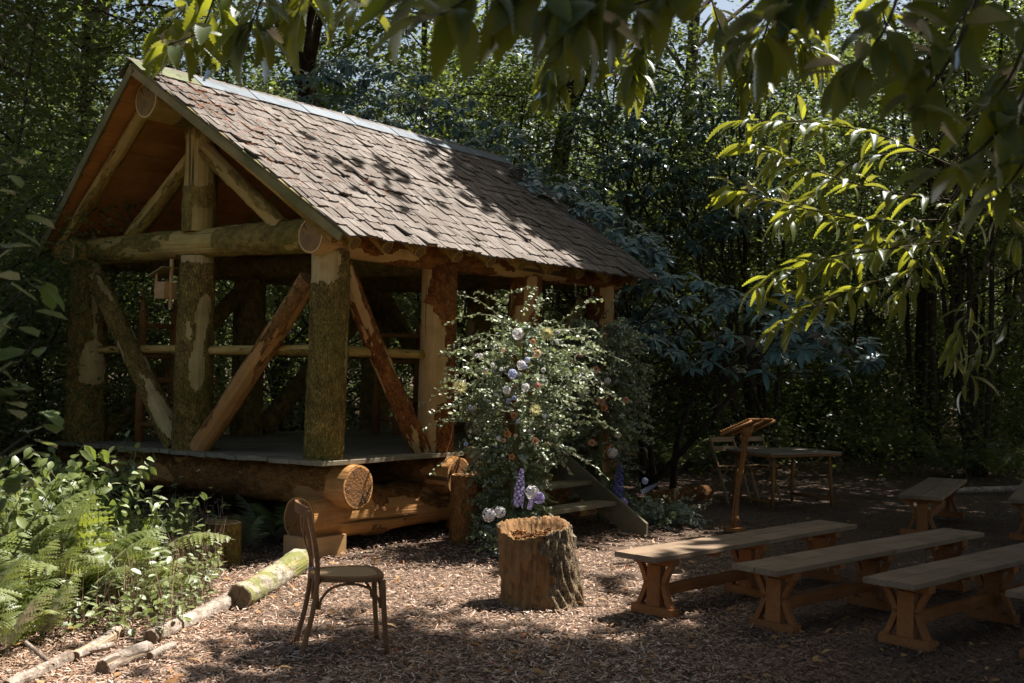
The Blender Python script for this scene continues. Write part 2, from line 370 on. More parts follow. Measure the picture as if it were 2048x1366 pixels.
def plank_mesh(L, w, t, mat, key=None, wobble=.004, seed=0, ch=.004):
    """board along X, centred in Y and Z, worn edges, ends slightly out of square"""
    rng = np.random.default_rng(seed); n = max(2, int(L/.35)+1); xs = np.linspace(0, L, n)
    sec = np.array([[-w/2+ch, -t/2], [w/2-ch, -t/2], [w/2, -t/2+ch], [w/2, t/2-ch], [w/2-ch, t/2], [-w/2+ch, t/2], [-w/2, t/2-ch], [-w/2, -t/2+ch]])
    V = []
    for i, x in enumerate(xs):
        s = sec.copy(); s[:, 0] *= 1+rng.normal(0, wobble/w); s[:, 1] *= 1+rng.normal(0, wobble*.3/t); dx = 0 if 0 < i < n-1 else 1
        V.append(np.column_stack([np.full(8, x)+dx*(s[:, 0]*rng.normal(0, .02)), s + rng.normal(0, wobble*.4, 2)]))
    V = np.concatenate(V); F = []
    for i in range(n-1):
        for j in range(8): k = (j+1) % 8; F.append((i*8+j, i*8+k, (i+1)*8+k, (i+1)*8+j))
    F += [tuple(range(7, -1, -1)), tuple(range((n-1)*8, n*8))]
    return mesh_np('board', V, F, mat)
def plank(name, p0, p1, w, t, mat, parent, up=(0, 0, 1), seed=0, wobble=.004, ch=.004):
    p0 = np.asarray(p0, float); p1 = np.asarray(p1, float)
    me = plank_mesh(np.linalg.norm(p1-p0), w, t, mat, None, wobble, seed, ch)
    return link(name, me, parent, frame(p0, p1-p0, up))

# ---------------------------------------------------------------- log shelter
W_, E_, HE, HR, LR, OV_R, OV_E = 4.275, .289, 2.874, 4.565, 5.277, .6245, .10
def deck_z(u): return .853-.018*u
shelter = thing('log_shelter', B(W_/2, 2.5, 0), 'open-sided log shelter with shingle roof, raised deck and thick bark posts', 'shelter')
S = shelter
# base: two bearers along the sides on blocks, cross logs on top, deck boards over them
log('base_bearer', B(.28, -.02, .315), B(.30, 4.9, .325), .205, .205, M_base, S, bark=lambda p, t, L: (patchy(3, .45)(p, t, L)) & (t > .16), seed=3, nu=48, bark_h=.02, lumpy=1.6)
log('base_bearer', B(4.1, -.2, .32), B(4.1, 4.9, .32), .22, .2, M_base, S, bark=patchy(4, .7), seed=4)
for i, (v, r, u0) in enumerate(((.37, .20, -.08), (1.80, .19, -.10), (3.3, .2, -.06), (4.75, .2, -.06))):
    log('cross_log', B(u0, v, .805-r-.045*0), B(4.5, v, .735-r+.02), r, r*.93, M_base, S, bark=patchy(20+i, .75) if i else (lambda p, t, L: (t > .05) & patchy(9, .8)(p, t, L)), seed=20+i, nu=44, bark_h=.012)
for i, (u, v) in enumerate(((.24, .16), (.28, 2.5), (.28, 4.6), (4.1, .0), (4.1, 4.6))):
    mb = MB(); mb.box((0, 0, .03), (.46, .34, .22)); me = mb.mesh('block', M_birdbox if i == 0 else M_base)
    link('support_block', me, S, frame(B(u, v, .02), VD, (0, 0, 1)))
nb = 29; bw = W_/nb
for i in range(nb):
    u = (i+.5)*bw; vj = random.uniform(-.012, .012)
    plank('deck_board', B(u, vj+random.uniform(-.01, .01), deck_z(u)-.022+random.uniform(-.003, .003)), B(u, LR-.1, deck_z(u)-.022), bw-.007, .043, M_deck, S, (0, 0, 1), i)
# posts
PZ = 2.76
rg = ragged(np.random.default_rng(5))
def bark_p1(p, t, L):
    r = rg(p, t, L)
    pale = (t+.018*r > .845+.0007*np.clip(p, 0, 99)**1.0*.9) & (p+9*r < 28) | ((np.abs(p-74+5*r) < 9) & (t > .38) & (t < .62))
    return ~pale
def bark_p2(p, t, L):
    r = rg(p+40, t, L)
    w = np.interp(t, [.30, .34, .45, .52, .60, .66, .72, .78, .81], [0, 20, 24, 20, 13, 22, 26, 22, 0]); c = np.interp(t, [.3, .45, .6, .8], [8, 10, 18, 34])
    lobe = (np.abs(p+22+4*r) < 9) & (t > .57+.01*r) & (t < .66)
    return ~((np.abs(p-c+4*r) < w) | lobe | (t+.004*r > .965))
def bark_p3(p, t, L):
    r = rg(p+80, t, L)
    strip = (np.abs(p-22+5*r) < np.interp(t, [.5, .62, .64, .72, .78, 1], [0, 8, 3, 9, 11, 13])) & (t > .5)
    pat = (np.abs(p-20+5*r) < np.interp(t, [.31, .335, .45, .5, .55, .57], [0, 44, 46, 30, 22, 0])) & (t > .31) & (t < .57)
    return ~(strip | pat)
def bark_r2(p, t, L):
    r = rg(p+120, t, L)
    b = np.interp(t, [0, .10, .12, .25, .27, .5, .52, .64, .70, .78, .80, .84, 1], [2, 0, -4, 4, 34, 36, 28, 24, 8, -20, -58, -34, -22])
    return ~(p+5*r < b)
log('post', B(.23, .23, deck_z(.2)), B(.23, .23, PZ), .172, .165, M_post, S, bark_p1, 31, 56, .016, .004, .011)
log('post', B(2.14, .23, deck_z(2.1)), B(2.14, .23, PZ+.02), .188, .165, M_post, S, bark_p2, 32, 56, .016, .006, .011)
log('post', B(4.04, .23, deck_z(4)), B(4.04, .23, PZ+.02), .215, .175, M_post, S, bark_p3, 33, 56, .016, .006, .011)
log('post', B(.23, 1.79, deck_z(.2)), B(.23, 1.79, PZ), .187, .178, M_post_red, S, bark_r2, 34, 56, .016, .004, .011)
log('post', B(.23, 3.30, deck_z(.2)), B(.23, 3.30, PZ), .185, .18, M_post_red, S, patchy(35, .8), 35)
log('post', B(.23, 4.9, deck_z(.2)), B(.23, 4.9, PZ), .175, .165, M_post_red, S, patchy(36, .8), 36)
log('post', B(2.14, 4.9, deck_z(2.1)), B(2.14, 4.9, PZ), .18, .17, M_post, S, patchy(37, .5), 37)
log('post', B(4.04, 2.55, deck_z(4)), B(4.04, 2.55, PZ), .20, .19, M_post, S, 1.0, 38)
log('post', B(4.04, 4.9, deck_z(4)), B(4.04, 4.9, PZ), .20, .185, M_post, S, 1.0, 39)
# plates, tie beams, ridge
def bark_tie(p, t, L): return patchy(41, .72)(p, t, L) & ~((np.abs(t-.5) < .09) & (p < 40)) & (t > .02)
log('wall_plate', B(.21, -.04, 2.885), B(.2, LR-.12, 2.885), .165, .155, M_post_red, S, lambda p, t, L: patchy(42, .62)(p, t, L) & (t > .05), 42, 48, .03)
log('wall_plate', B(4.07, -.04, 2.885), B(4.07, LR-.12, 2.885), .15, .15, M_beam, S, lambda p, t, L: t > .04, 43, 40)
log('tie_beam', B(.24, .24, 2.925), B(3.98, .24, 2.905), .155, .14, M_beam, S, bark_tie, 44, 48, .02)
log('tie_beam', B(.3, 2.6, 2.90), B(3.98, 2.6, 2.90), .145, .14, M_beam, S, 1.0, 45)
log('tie_beam', B(.3, 4.9, 2.90), B(3.98, 4.9, 2.90), .145, .14, M_beam, S, 1.0, 46)
log('ridge_log', B(2.14, -.45, 4.255), B(2.14, LR-.1, 4.255), .175, .165, M_beam, S, lambda p, t, L: (t > .06) & patchy(47, .7)(p, t, L), 47, 44)
def bark_king(p, t, L):
    r = rg(p+200, t, L)
    return ~((t+.03*r > .42) & (t < .88+.04*r) | ((t+.02*r < .22) & (np.abs(p-10) < 40))) | (p > 48)
log('king_post', B(2.14, .235, 3.03), B(2.14, .235, 4.13), .168, .160, M_beam, S, bark_king, 48, 48, .016, .0, .01)
log('king_post', B(2.14, 2.6, 3.0), B(2.14, 2.6, 4.15), .15, .15, M_beam, S, 1.0, 49)
log('king_post', B(2.14, 4.9, 3.0), B(2.14, 4.9, 4.15), .15, .15, M_beam, S, 1.0, 50)
log('strut', B(2.28, .22, 3.80), B(3.25, .22, 3.02), .082, .088, M_pole, S, patchy(51, .45), 51, 32, .02)
log('strut', B(2.02, .20, 3.85), B(.86, .20, 3.02), .086, .084, M_pole, S, patchy(52, .55), 52, 32, .02)
# braces and rails
log('brace', B(3.86, .20, 2.60), B(2.34, .20, deck_z(2.3)+.02), .105, .115, M_post, S, patchy(53, .62), 53, 36, .02)
log('brace', B(.42, .16, 2.50), B(1.93, .16, deck_z(1.9)+.02), .098, .105, M_base, S, patchy(54, .35), 54, 36, .02, .012)
log('brace', B(.22, .40, 2.64), B(.22, 1.58, deck_z(.2)+.02), .082, .098, M_post_red, S, patchy(55, .55), 55, 36, .02, .02)
log('brace', B(4.06, 2.42, 2.6), B(4.06, .45, deck_z(4)+.03), .09, .10, M_post, S, 1.0, 56, 24)
log('brace', B(3.86, 4.9, 2.6), B(2.5, 4.9, deck_z(2.5)+.05), .11, .12, M_post, S, 1.0, 57, 24)
log('brace', B(4.05, 4.75, 2.6), B(4.05, 2.8, deck_z(4)+.03), .11, .12, M_post, S, 1.0, 58, 24)
log('brace', B(.45, 4.9, 2.6), B(1.9, 4.9, deck_z(1.5)+.05), .1, .1, M_post, S, patchy(59, .5), 59, 24)
log('rail', B(3.95, .27, 1.80), B(2.24, .27, 1.83), .040, .046, M_pole, S, patchy(61, .4), 61, 20, .03, .004, .004)
log('rail', B(2.06, .28, 1.82), B(.30, .28, 1.855), .044, .052, M_pole, S, patchy(62, .4), 62, 20, .03, .006, .004)
log('rail', B(.28, .33, 1.855), B(.28, 1.68, 1.84), .052, .042, M_pole, S, patchy(63, .4), 63, 20, .03, .004, .004)
log('rail', B(4.05, .4, 1.82), B(4.05, 2.45, 1.83), .045, .045, M_pole, S, 1.0, 64, 16, .05)
log('rail', B(4.05, 2.7, 1.83), B(4.05, 4.8, 1.83), .045, .045, M_pole, S, 1.0, 65, 16, .05)
log('rail', B(3.9, 4.92, 1.83), B(2.3, 4.92, 1.83), .045, .045, M_pole, S, 1.0, 66, 16, .05)
# roof: points on a slope. side 0 = sunlit slope, 1 = far slope; s runs from the ridge (0) to the eave (1)
SL = math.hypot(W_/2+E_, HR-HE); TILT = math.atan2(HR-HE, W_/2+E_)
def roof(side, s, v, lift=0.0):
    u = W_/2 + (W_/2+E_)*s*(-1 if side == 0 else 1); z = HR-(HR-HE)*s
    nu_ = math.sin(TILT)*(-1 if side == 0 else 1)
    return B(u+nu_*lift, v, z+math.cos(TILT)*lift)
def verge(s): return -OV_R+(OV_R-OV_E)*s
def roof_n(side): return (-UD if side == 0 else UD)*math.sin(TILT)+np.array([0, 0, math.cos(TILT)])
def roof_d(side): return (-UD if side == 0 else UD)*math.cos(TILT)-np.array([0, 0, math.sin(TILT)])
nbd = 13
for side in (0, 1):
    for i in range(nbd):
        s = (i+.5)/nbd*.965
        plank('roof_board', roof(side, s, verge(s)+.01+random.uniform(-.008, .008), -.05), roof(side, s, LR-.02, -.05), SL/nbd-.006, .022, M_roofboard, S, roof_n(side), 100+i+20*side)
    for i, v in enumerate((.20, .62, 1.08, 1.62, 2.16, 2.72, 3.28, 3.85, 4.45, 5.05)):
        if side == 1 and (i < 3 or i % 2): continue
        rr = .060 if i else .064
        # rafter poles; the sunlit side shows their sawn tails past the plate
        log('rafter', roof(side, .05, v, -.062-rr), roof(side, .972 if side == 0 else .97, v+random.uniform(-.05, .05), -.062-rr*1.02), rr*.95, rr*1.05, M_pole, S, patchy(80+i+30*side, .45), 80+i+30*side, 20, .05, .004, .004)
    # gable pole and edge boards
    log('gable_rafter', roof(side, .06, -.30, -.135), roof(side, .94, .02, -.135), .068, .074, M_pole, S, patchy(140+side, .3), 140+side, 28, .03, .006, .004)
    a, b = roof(side, .0, verge(0)-.012, -.045), roof(side, 1.0, verge(1)-.012, -.045)
    plank('barge_board', a, b, .026, .082, M_barge, S, roof_n(side), 150+side)
    plank('edge_batten', roof(side, 0, verge(0)+.03, .006), roof(side, 1.0, verge(1)+.03, .006), .085, .018, M_barge, S, roof_n(side), 160+side)
# shingles
def shingle_mesh(seed):
    rng = np.random.default_rng(seed); w = 1.0; L = .36; nx = 6
    xs = np.linspace(-.5, .5, nx); rag = rng.normal(0, .007, nx)+rng.normal(0, .010)*xs
    cup = rng.normal(0, .006); V = []; 
    for j, (y, zt, zb) in enumerate(((0, .006, .001), (.18, .018, .006), (L, .026, .007))):
        for top in (1, 0):
            for i, x in enumerate(xs):
                yy = y+(rag[i] if j == 2 else 0); zc = cup*(4*x*x-.3)*(y/L)
                V.append((x, yy, (zt if top else zb)+zc+(rng.normal(0, .0015) if top else 0)))
    F = []; n2 = 2*nx
    for j in range(2):
        for i in range(nx-1):
            a = j*n2+i; F.append((a, a+n2, a+n2+1, a+1))
    for i in range(nx-1):
        a = 2*n2+i; F.append((a, a+nx, a+nx+1, a+1))
    for j in range(2):
        a = j*n2; F.append((a, a+nx, a+n2+nx, a+n2)); a = j*n2+nx-1; F.append((a, a+n2, a+n2+nx, a+nx))
    return np.array(V), F
SH = [shingle_mesh(i) for i in range(10)]
EXP = .158; shingles = []
for side in (0, 1):
    nc = int(SL/EXP)+1
    for c in range(nc):
        y = SL+.065-c*EXP                          # butt line measured down the slope
        if y < (.12 if side == 0 else .36): break
        v = verge(min(1, y/SL))+random.uniform(-.03, .0)
        wave = random.uniform(0, 6.28)
        while v < LR+.05:
            w = random.choice((.06, .08, .1, .12, .15))*random.uniform(.85, 1.15) if side == 0 else random.uniform(.2, .3)
            yy = y+random.gauss(0, .009)+.013*math.sin(v*3.1+wave)
            s = (yy-.36)/SL
            o = roof(side, max(s, -.05), v+w/2, .004+random.uniform(0, .004))
            shingles.append((side, o, w, random.randrange(10), random.gauss(0, .012), random.gauss(0, .018)+(random.uniform(.03, .07) if random.random() < .03 else 0)))
            v += w+random.uniform(.002, .007)
near = sorted([s for s in shingles if s[0] == 0], key=lambda s: np.linalg.norm(s[1]-EYE_P))
parts = set(id(s) for s in near[:300])
sh_me = []
for V, F in SH:
    sh_me.append(mesh_np('shingle', V, F, M_shingle, False, {'tint': ('FLOAT', np.zeros(len(V))), 'lc': ('FLOAT_VECTOR', V)}))
rest = MB(); rest_lc = []
for s in shingles:
    side, o, w, k, yawj, tl = s
    y = roof_d(side); z = roof_n(side); x = np.cross(y, z)
    y = y*math.cos(yawj)+x*math.sin(yawj); x = np.cross(y, z); z = z*math.cos(tl)-y*math.sin(tl); y = np.cross(z, x)
    if id(s) in parts:
        m = Matrix([[x[0]*w, y[0], z[0], o[0]], [x[1]*w, y[1], z[1], o[1]], [x[2]*w, y[2], z[2], o[2]], [0, 0, 0, 1]])
        link('shingle', sh_me[k], S, m)
    else:
        V, F = SH[k]; rest.add(V[:, :1]*x*w+V[:, 1:2]*y+V[:, 2:3]*z+o, F, random.random()); rest_lc.append(V)
me = mesh_np('shingle_field', np.concatenate(rest.V), rest.F, M_shingle, False, {'tint': ('FLOAT', np.concatenate(rest.A)), 'lc': ('FLOAT_VECTOR', np.concatenate(rest_lc))})
o = link('shingle_field', me, S); o['kind'] = 'stuff'
# catkin strands and a few leaves caught on the shingles
rngd = np.random.default_rng(15); mb = MB()
for _ in range(150):
    s = rngd.beta(1.3, 2.2)*.9+.04; v = verge(s)+.1+rngd.exponential(.55)
    if v > 4.6: continue
    p = roof(0, s, v, .055); a = rngd.uniform(0, 6.28); l = rngd.uniform(.03, .09); e = VD*math.cos(a)+roof_d(0)*math.sin(a); g_ = VD*-math.sin(a)+roof_d(0)*math.cos(a)
    mb.tube(smooth_path([p-e*l/2, p+g_*l*rngd.uniform(-.4, .4), p+e*l/2], 3), .0028, 4, .95, False)
ROOF_LITTER = mb
# ridge capping: overlapping folded lead-grey strips
M_cap = plank_material('ridge_cap_grey', (.17, .20, .225), (.26, .30, .335), .5, .6, .2, .0, .25)
M_cap_g = plank_material('ridge_cap_mossy', (.16, .18, .10), (.26, .28, .17), .5, .6, .2, .4, .2)
v = -OV_R-.03; i = 0
while v < LR:
    ln = .78; mb = MB(); ww = .21
    for side in (0, 1):
        P = [roof(side, -.004, v, .042), roof(side, ww/SL, v+random.uniform(-.004, .004), .046), roof(side, ww/SL, min(v+ln, LR+.04), .038), roof(side, -.004, min(v+ln, LR+.04), .036)]
        Q = [p-roof_n(side)*.006 for p in P]
        mb.add(P+Q, [(0, 1, 2, 3), (4, 7, 6, 5), (0, 4, 5, 1), (1, 5, 6, 2), (2, 6, 7, 3)])
    me = mb.mesh('ridge_cap', M_cap_g if i == 0 else M_cap); link('ridge_cap', me, S)
    v += ln-.05; i += 1

# ---------------------------------------------------------------- steps up to the deck
st = thing('wooden_steps', B(-.6, 2.55, 0), 'short open wooden steps rising between the flower columns to the deck', 'steps')
for v in (2.05, 3.42):
    p0 = B(.03, v, .80); p1 = B(-1.33, v, .02)
    a = np.array(p0); mb = MB()
    prof = [(.02, .90), (-.12, .90), (-1.36, .12), (-1.36, .0), (-1.10, .0), (.02, .62)]
    V = [B(u, v-.02, z) for u, z in prof]+[B(u, v+.02, z) for u, z in prof]; n = 6
    F = [tuple(range(n)), tuple(range(2*n-1, n-1, -1))]+[(i, i+n, (i+1) % n+n, (i+1) % n) for i in range(n)]
    c = p1; me = mesh_np('stringer', [np.array(q)-c for q in V], F, M_steps); link('stringer', me, st, Matrix.Translation(c.tolist()))
for u, z in ((-.23, .70), (-.55, .50), (-.87, .30)):
    plank('tread', B(u, 2.08, z), B(u, 3.39, z), .25, .042, M_steps, st, (0, 0, 1), int(z*100))
for v in (2.02,):
    for u, z in ((-.06, .72), (-.06, .80)):
        mb = MB(); mb.tube([B(u, v-.005, z), B(u, v-.016, z)], .014, 6); link('bolt', mb.mesh('bolt', M_cap), st)

# ---------------------------------------------------------------- bird box on the middle post
bx = thing('bird_box', B(2.40, .02, 2.36), 'small pale timber bird box with slate-grey slanted roof fixed to a bark post', 'bird box')
c = B(2.345, .00, 2.47)
me = MB(); me.box((0, 0, 0), (.16, .15, .17)); link('box_body', me.mesh('box_body', M_birdbox), bx, frame(c-np.array([0, 0, .05]), -UD, (0, 0, 1)))
me = MB(); me.box((0, 0, 0), (.035, .02, .50)); link('backboard', me.mesh('backboard', M_birdbox), bx, frame(c+(-UD)*.085+np.array([0, 0, .02]), -UD, (0, 0, 1)))
me = MB(); me.box((0, 0, 0), (.03, .012, .10)); link('corner_post', me.mesh('corner_post', M_birdbox), bx, frame(c+UD*.06-VD*.07+np.array([0, 0, .08]), -UD, (0, 0, 1)))
me = MB(); me.box((0, 0, 0), (.27, .24, .014)); link('box_roof', me.mesh('box_roof', M_barge), bx, frame(c+UD*.03+np.array([0, 0, .135]), -UD+np.array([0, 0, .38]), (0, 0, 1)))

# ---------------------------------------------------------------- rustic pole-backed chairs on the deck
def rustic_chair(base, face, label, H=1.78, w=.62):
    t = thing('rustic_chair', base, label, 'chair', 'pole chairs on the deck'); f = np.array([face[0], face[1], 0]); f /= np.linalg.norm(f); s = np.array([-f[1], f[0], 0]); b = np.array(base); z = np.array([0, 0, 1])
    for k, sg in enumerate((-1, 1)):
        P = [b+s*sg*w/2-f*.25+z*h for h in (0, .5, 1.2, H-.35, H)]
        mb = MB(); mb.tube(P, [.052, .05, .048, .045, .008], 10); link('back_post', mb.mesh('back_post', M_bamboo, True), t)
        P = [b+s*sg*w/2+f*.25+z*h for h in (0, .4, .72)]
        mb = MB(); mb.tube(P, [.045, .042, .04], 10); link('front_leg', mb.mesh('front_leg', M_bamboo, True), t)
        mb = MB(); mb.tube([b+s*sg*w/2-f*.3+z*.68, b+s*sg*w/2+f*.32+z*.70], .035, 8); link('arm_rest', mb.mesh('arm_rest', M_bamboo, True), t)
        mb = MB(); mb.tube([b+s*sg*w/2-f*.25+z*.2, b+s*sg*w/2+f*.25+z*.2], .032, 8); link('stretcher', mb.mesh('stretcher', M_bamboo, True), t)
    for h in (.95, 1.3):
        mb = MB(); mb.tube([b-s*w/2-f*.25+z*h, b+s*w/2-f*.25+z*h], .03, 8); link('back_rail', mb.mesh('back_rail', M_bamboo, True), t)
    for k in range(4):
        plank('seat_slat', b-s*w/2+f*(-.2+.13*k)+z*.45, b+s*w/2+f*(-.2+.13*k)+z*.45, .11, .03, M_bamboo, t)
    plank('front_rail', b-s*w/2+f*.25+z*.22, b+s*w/2+f*.25+z*.22, .05, .04, M_bamboo, t)
    return t
rustic_chair(B(3.38, .95, deck_z(3.4)), (.95, -.3), 'tall brown pole chair with two pointed back posts beside the corner post', 1.72)
rustic_chair(B(2.75, 4.15, deck_z(2.7)), (.6, -.8), 'dark pole chair standing in the shade at the rear of the deck', 1.5)

# ---------------------------------------------------------------- ground
def ground_h(x, y):
    return .018*np.sin(1.3*x+.7*y)+.014*np.sin(2.9*x-2.1*y+1)+.10*np.clip((y-19)/8, 0, 1)*np.sin(.5*x+.31*y)
gx = np.concatenate([np.linspace(-170, -14, 24), np.linspace(-13.5, 15, 130), np.linspace(16, 170, 24)])
gy = np.concatenate([np.linspace(-60, -1, 12), np.linspace(0, 26, 120), np.linspace(27, 170, 30)])
X, Y = np.meshgrid(gx, gy, indexing='ij'); Z = ground_h(X, Y)
Z = np.where(Z > 0, Z*.5, Z)-.012
i, j = np.meshgrid(np.arange(len(gx)-1), np.arange(len(gy)-1), indexing='ij'); n = len(gy)
F = np.stack([i*n+j, (i+1)*n+j, (i+1)*n+j+1, i*n+j+1], -1).reshape(-1, 4)
tag(link('ground', mesh_np('ground', np.stack([X, Y, Z], -1).reshape(-1, 3), F, M_ground, True)), 'woodchip and leaf litter floor of the woodland clearing', None, None, 'structure')
# wood chips: tiny slivers lying every way, far too many to count
def blades(name, P, ax, nrm, ln, wd, mat, tint, ridge=.25):
    """N small slivers: 6 vertices, 4 triangles"""
    b = np.cross(nrm, ax); h = nrm*(wd*ridge)[:, None]
    ln = ln[:, None]; wd = wd[:, None]
    V = np.stack([P-ax*ln/2-b*wd/2, P-ax*ln/2+b*wd/2, P+ax*ln/2+b*wd/2, P+ax*ln/2-b*wd/2, P-ax*ln*.4+h, P+ax*ln*.4+h], 1)
    N = len(P); o = (np.arange(N)*6)[:, None, None]
    q = np.array([[0, 3, 5, 4], [2, 1, 4, 5]])
    return mesh_np(name, V.reshape(-1, 3), (q[None]+o).reshape(-1, 4), mat, False, {'tint': ('FLOAT', np.repeat(tint, 6))})
def unit(a): return a/np.linalg.norm(a, axis=-1, keepdims=True)
N = 150000
yy = 5.4/(1-RNG.random(N)*(1-5.4/24)); xx = RNG.uniform(-.60, .60, N)*yy
P = np.stack([xx, yy, np.maximum(ground_h(xx, yy), ground_h(xx, yy)*.5)*.5+RNG.uniform(-.004, .012, N)], -1)
a = RNG.uniform(0, 6.28, N); ax = unit(np.stack([np.cos(a), np.sin(a), RNG.normal(0, .28, N)], -1)); nr = unit(np.stack([RNG.normal(0, .35, N), RNG.normal(0, .35, N), np.ones(N)], -1)); nr = unit(nr-ax*(nr*ax).sum(-1, keepdims=True))
ln = RNG.gamma(3, .009, N)+.010; wd = RNG.uniform(.003, .011, N)
tint = np.clip(RNG.beta(1.8, 1.55, N), 0, 1); dk = np.clip((xx-.9-.12*(yy-7))/1.6, 0, 1); tint = tint*(1-.8*dk)  # darker litter towards the right, deepened by shade painted into the chip tint
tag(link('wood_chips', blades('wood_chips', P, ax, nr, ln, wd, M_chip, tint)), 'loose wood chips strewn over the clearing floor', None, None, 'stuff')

# ---------------------------------------------------------------- leaves as meshes
def leaf_template(kind):
    """points of a leaf along +X (length 1), width along Y, bent and folded a little; triangles/quads as tuples"""
    if kind == 'diamond':
        V = [(0, 0, 0), (.42, .5, .08), (1, 0, -.05), (.42, -.5, .08)]; F = [(0, 1, 2), (0, 2, 3)]; F = [(0, 3, 2), (0, 2, 1)]
    elif kind == 'lance':
        V = [(0, 0, 0), (.3, 0, .02), (.65, 0, -.02), (1, 0, -.14), (.22, .40, .05), (.55, .5, .04), (.82, .28, -.04), (.22, -.40, .05), (.55, -.5, .04), (.82, -.28, -.04)]
        F = [(0, 1, 4), (1, 2, 5, 4), (2, 3, 6, 5), (0, 7, 1), (1, 7, 8, 2), (2, 8, 9, 3)]
    elif kind == 'oval':
        V = [(0, 0, 0), (.5, 0, -.02), (1, 0, -.06), (.25, .42, .06), (.7, .42, .05), (.25, -.42, .06), (.7, -.42, .05)]
        F = [(0, 1, 3), (1, 4, 3), (1, 2, 4), (0, 5, 1), (1, 5, 6), (1, 6, 2)]
    elif kind == 'serrate':
        n = 13; V = []; F = []
        for i in range(n+1):
            x = i/n; V.append((x, 0, .06*math.sin(math.pi*x)-.16*x*x))
        for sg in (1, -1):
            b0 = len(V)
            for i in range(n):
                x = (i+.25)/n; w = .5*(math.sin(math.pi*min(1, x**.85))**.75)
                zz = .06*math.sin(math.pi*x)-.16*x*x+.10*w
                V.append((x, sg*w*.92, zz)); V.append((x+.75/n, sg*min(w*1.13+.012, .52), zz+.004))
            for i in range(n):
                p, q = b0+2*i, b0+2*i+1; f1 = (i, i+1, q, p); F.append(f1 if sg > 0 else f1[::-1])
                if i < n-1: f2 = (i+1, b0+2*i+2, q); F.append(f2 if sg > 0 else f2[::-1])
    return np.array(V, float), F
LT = {k: leaf_template(k) for k in ('diamond', 'lance', 'oval', 'serrate')}
class Leaves:
    def __init__(s): s.P = []; s.X = []; s.N = []; s.L = []; s.W = []; s.T = []
    def add(s, p, x, n, l, w, t): s.P.append(p); s.X.append(x); s.N.append(n); s.L.append(l); s.W.append(w); s.T.append(t)
    def many(s, P, X, N, L, W, T):
        s.P += list(P); s.X += list(X); s.N += list(N); s.L += list(L); s.W += list(W); s.T += list(T)
    def arrays(s, kind):
        return leaf_arrays(kind, np.array(s.P), np.array(s.X), np.array(s.N), np.array(s.L), np.array(s.W), np.array(s.T))
    def mesh(s, name, kind, mat, wood=None, smooth=False):
        return leaf_mesh(name, kind, mat, np.array(s.P), np.array(s.X), np.array(s.N), np.array(s.L), np.array(s.W), np.array(s.T))
def leaf_arrays(kind, P, X, N, L, W, T):
    V0, F0 = LT[kind]; X = unit(X); N = N-X*(N*X).sum(-1, keepdims=True); N = unit(N+1e-6); Yv = np.cross(N, X)
    k = len(V0); V = P[:, None]+V0[None, :, 0:1]*(X*L[:, None])[:, None]+V0[None, :, 1:2]*(Yv*W[:, None])[:, None]+V0[None, :, 2:3]*(N*L[:, None])[:, None]
    return V.reshape(-1, 3), k, np.repeat(T, k)
def leaf_mesh(name, kind, mat, P, X, N, L, W, T):
    V, k, tt = leaf_arrays(kind, P, X, N, L, W, T); F0 = LT[kind][1]; o = np.arange(len(P))*k
    tri = []
    for f in F0:
        tri.append(f[:3])
        if len(f) == 4: tri.append((f[0], f[2], f[3]))
    F = (np.array(tri)[None]+o[:, None, None]).reshape(-1, 3)
    return mesh_np(name, V, F, mat, False, {'tint': ('FLOAT', tt)})
# fallen leaves
n = 900; yy = 5.6/(1-RNG.random(n)*(1-5.6/20)); xx = RNG.uniform(-.5, .5, n)*yy; a = RNG.uniform(0, 6.28, n)
me = leaf_mesh('fallen_leaves', 'lance', M_dry, np.stack([xx, yy, ground_h(xx, yy)*.5+.016+RNG.uniform(0, .012, n)], -1), np.stack([np.cos(a), np.sin(a), RNG.normal(0, .2, n)], -1), np.stack([RNG.normal(0, .3, n), RNG.normal(0, .3, n), np.ones(n)], -1), RNG.uniform(.03, .10, n), RNG.uniform(.018, .04, n), RNG.random(n))
tag(link('fallen_leaves', me), 'dry brown leaves scattered on the woodchip', None, None, 'stuff')
# twigs
mb = MB()
for _ in range(170):
    y = 5.6/(1-random.random()*(1-5.6/17)); x = random.uniform(-.45, .45)*y; a = random.uniform(0, 3.14); l = random.uniform(.08, .3); d = np.array([math.cos(a), math.sin(a), random.gauss(0, .08)])
    p = np.array([x, y, .02]); mb.tube([p-d*l/2, p+np.array([random.gauss(0, .01), random.gauss(0, .01), .006]), p+d*l/2], random.uniform(.002, .005), 5)
tag(link('twigs', mb.mesh('twigs', M_chip)), 'thin broken twigs lying among the woodchip', None, None, 'stuff')

tag(link('roof_litter', ROOF_LITTER.mesh('roof_litter', M_chip)), 'orange catkin strands scattered over the sunlit shingles', None, None, 'stuff')

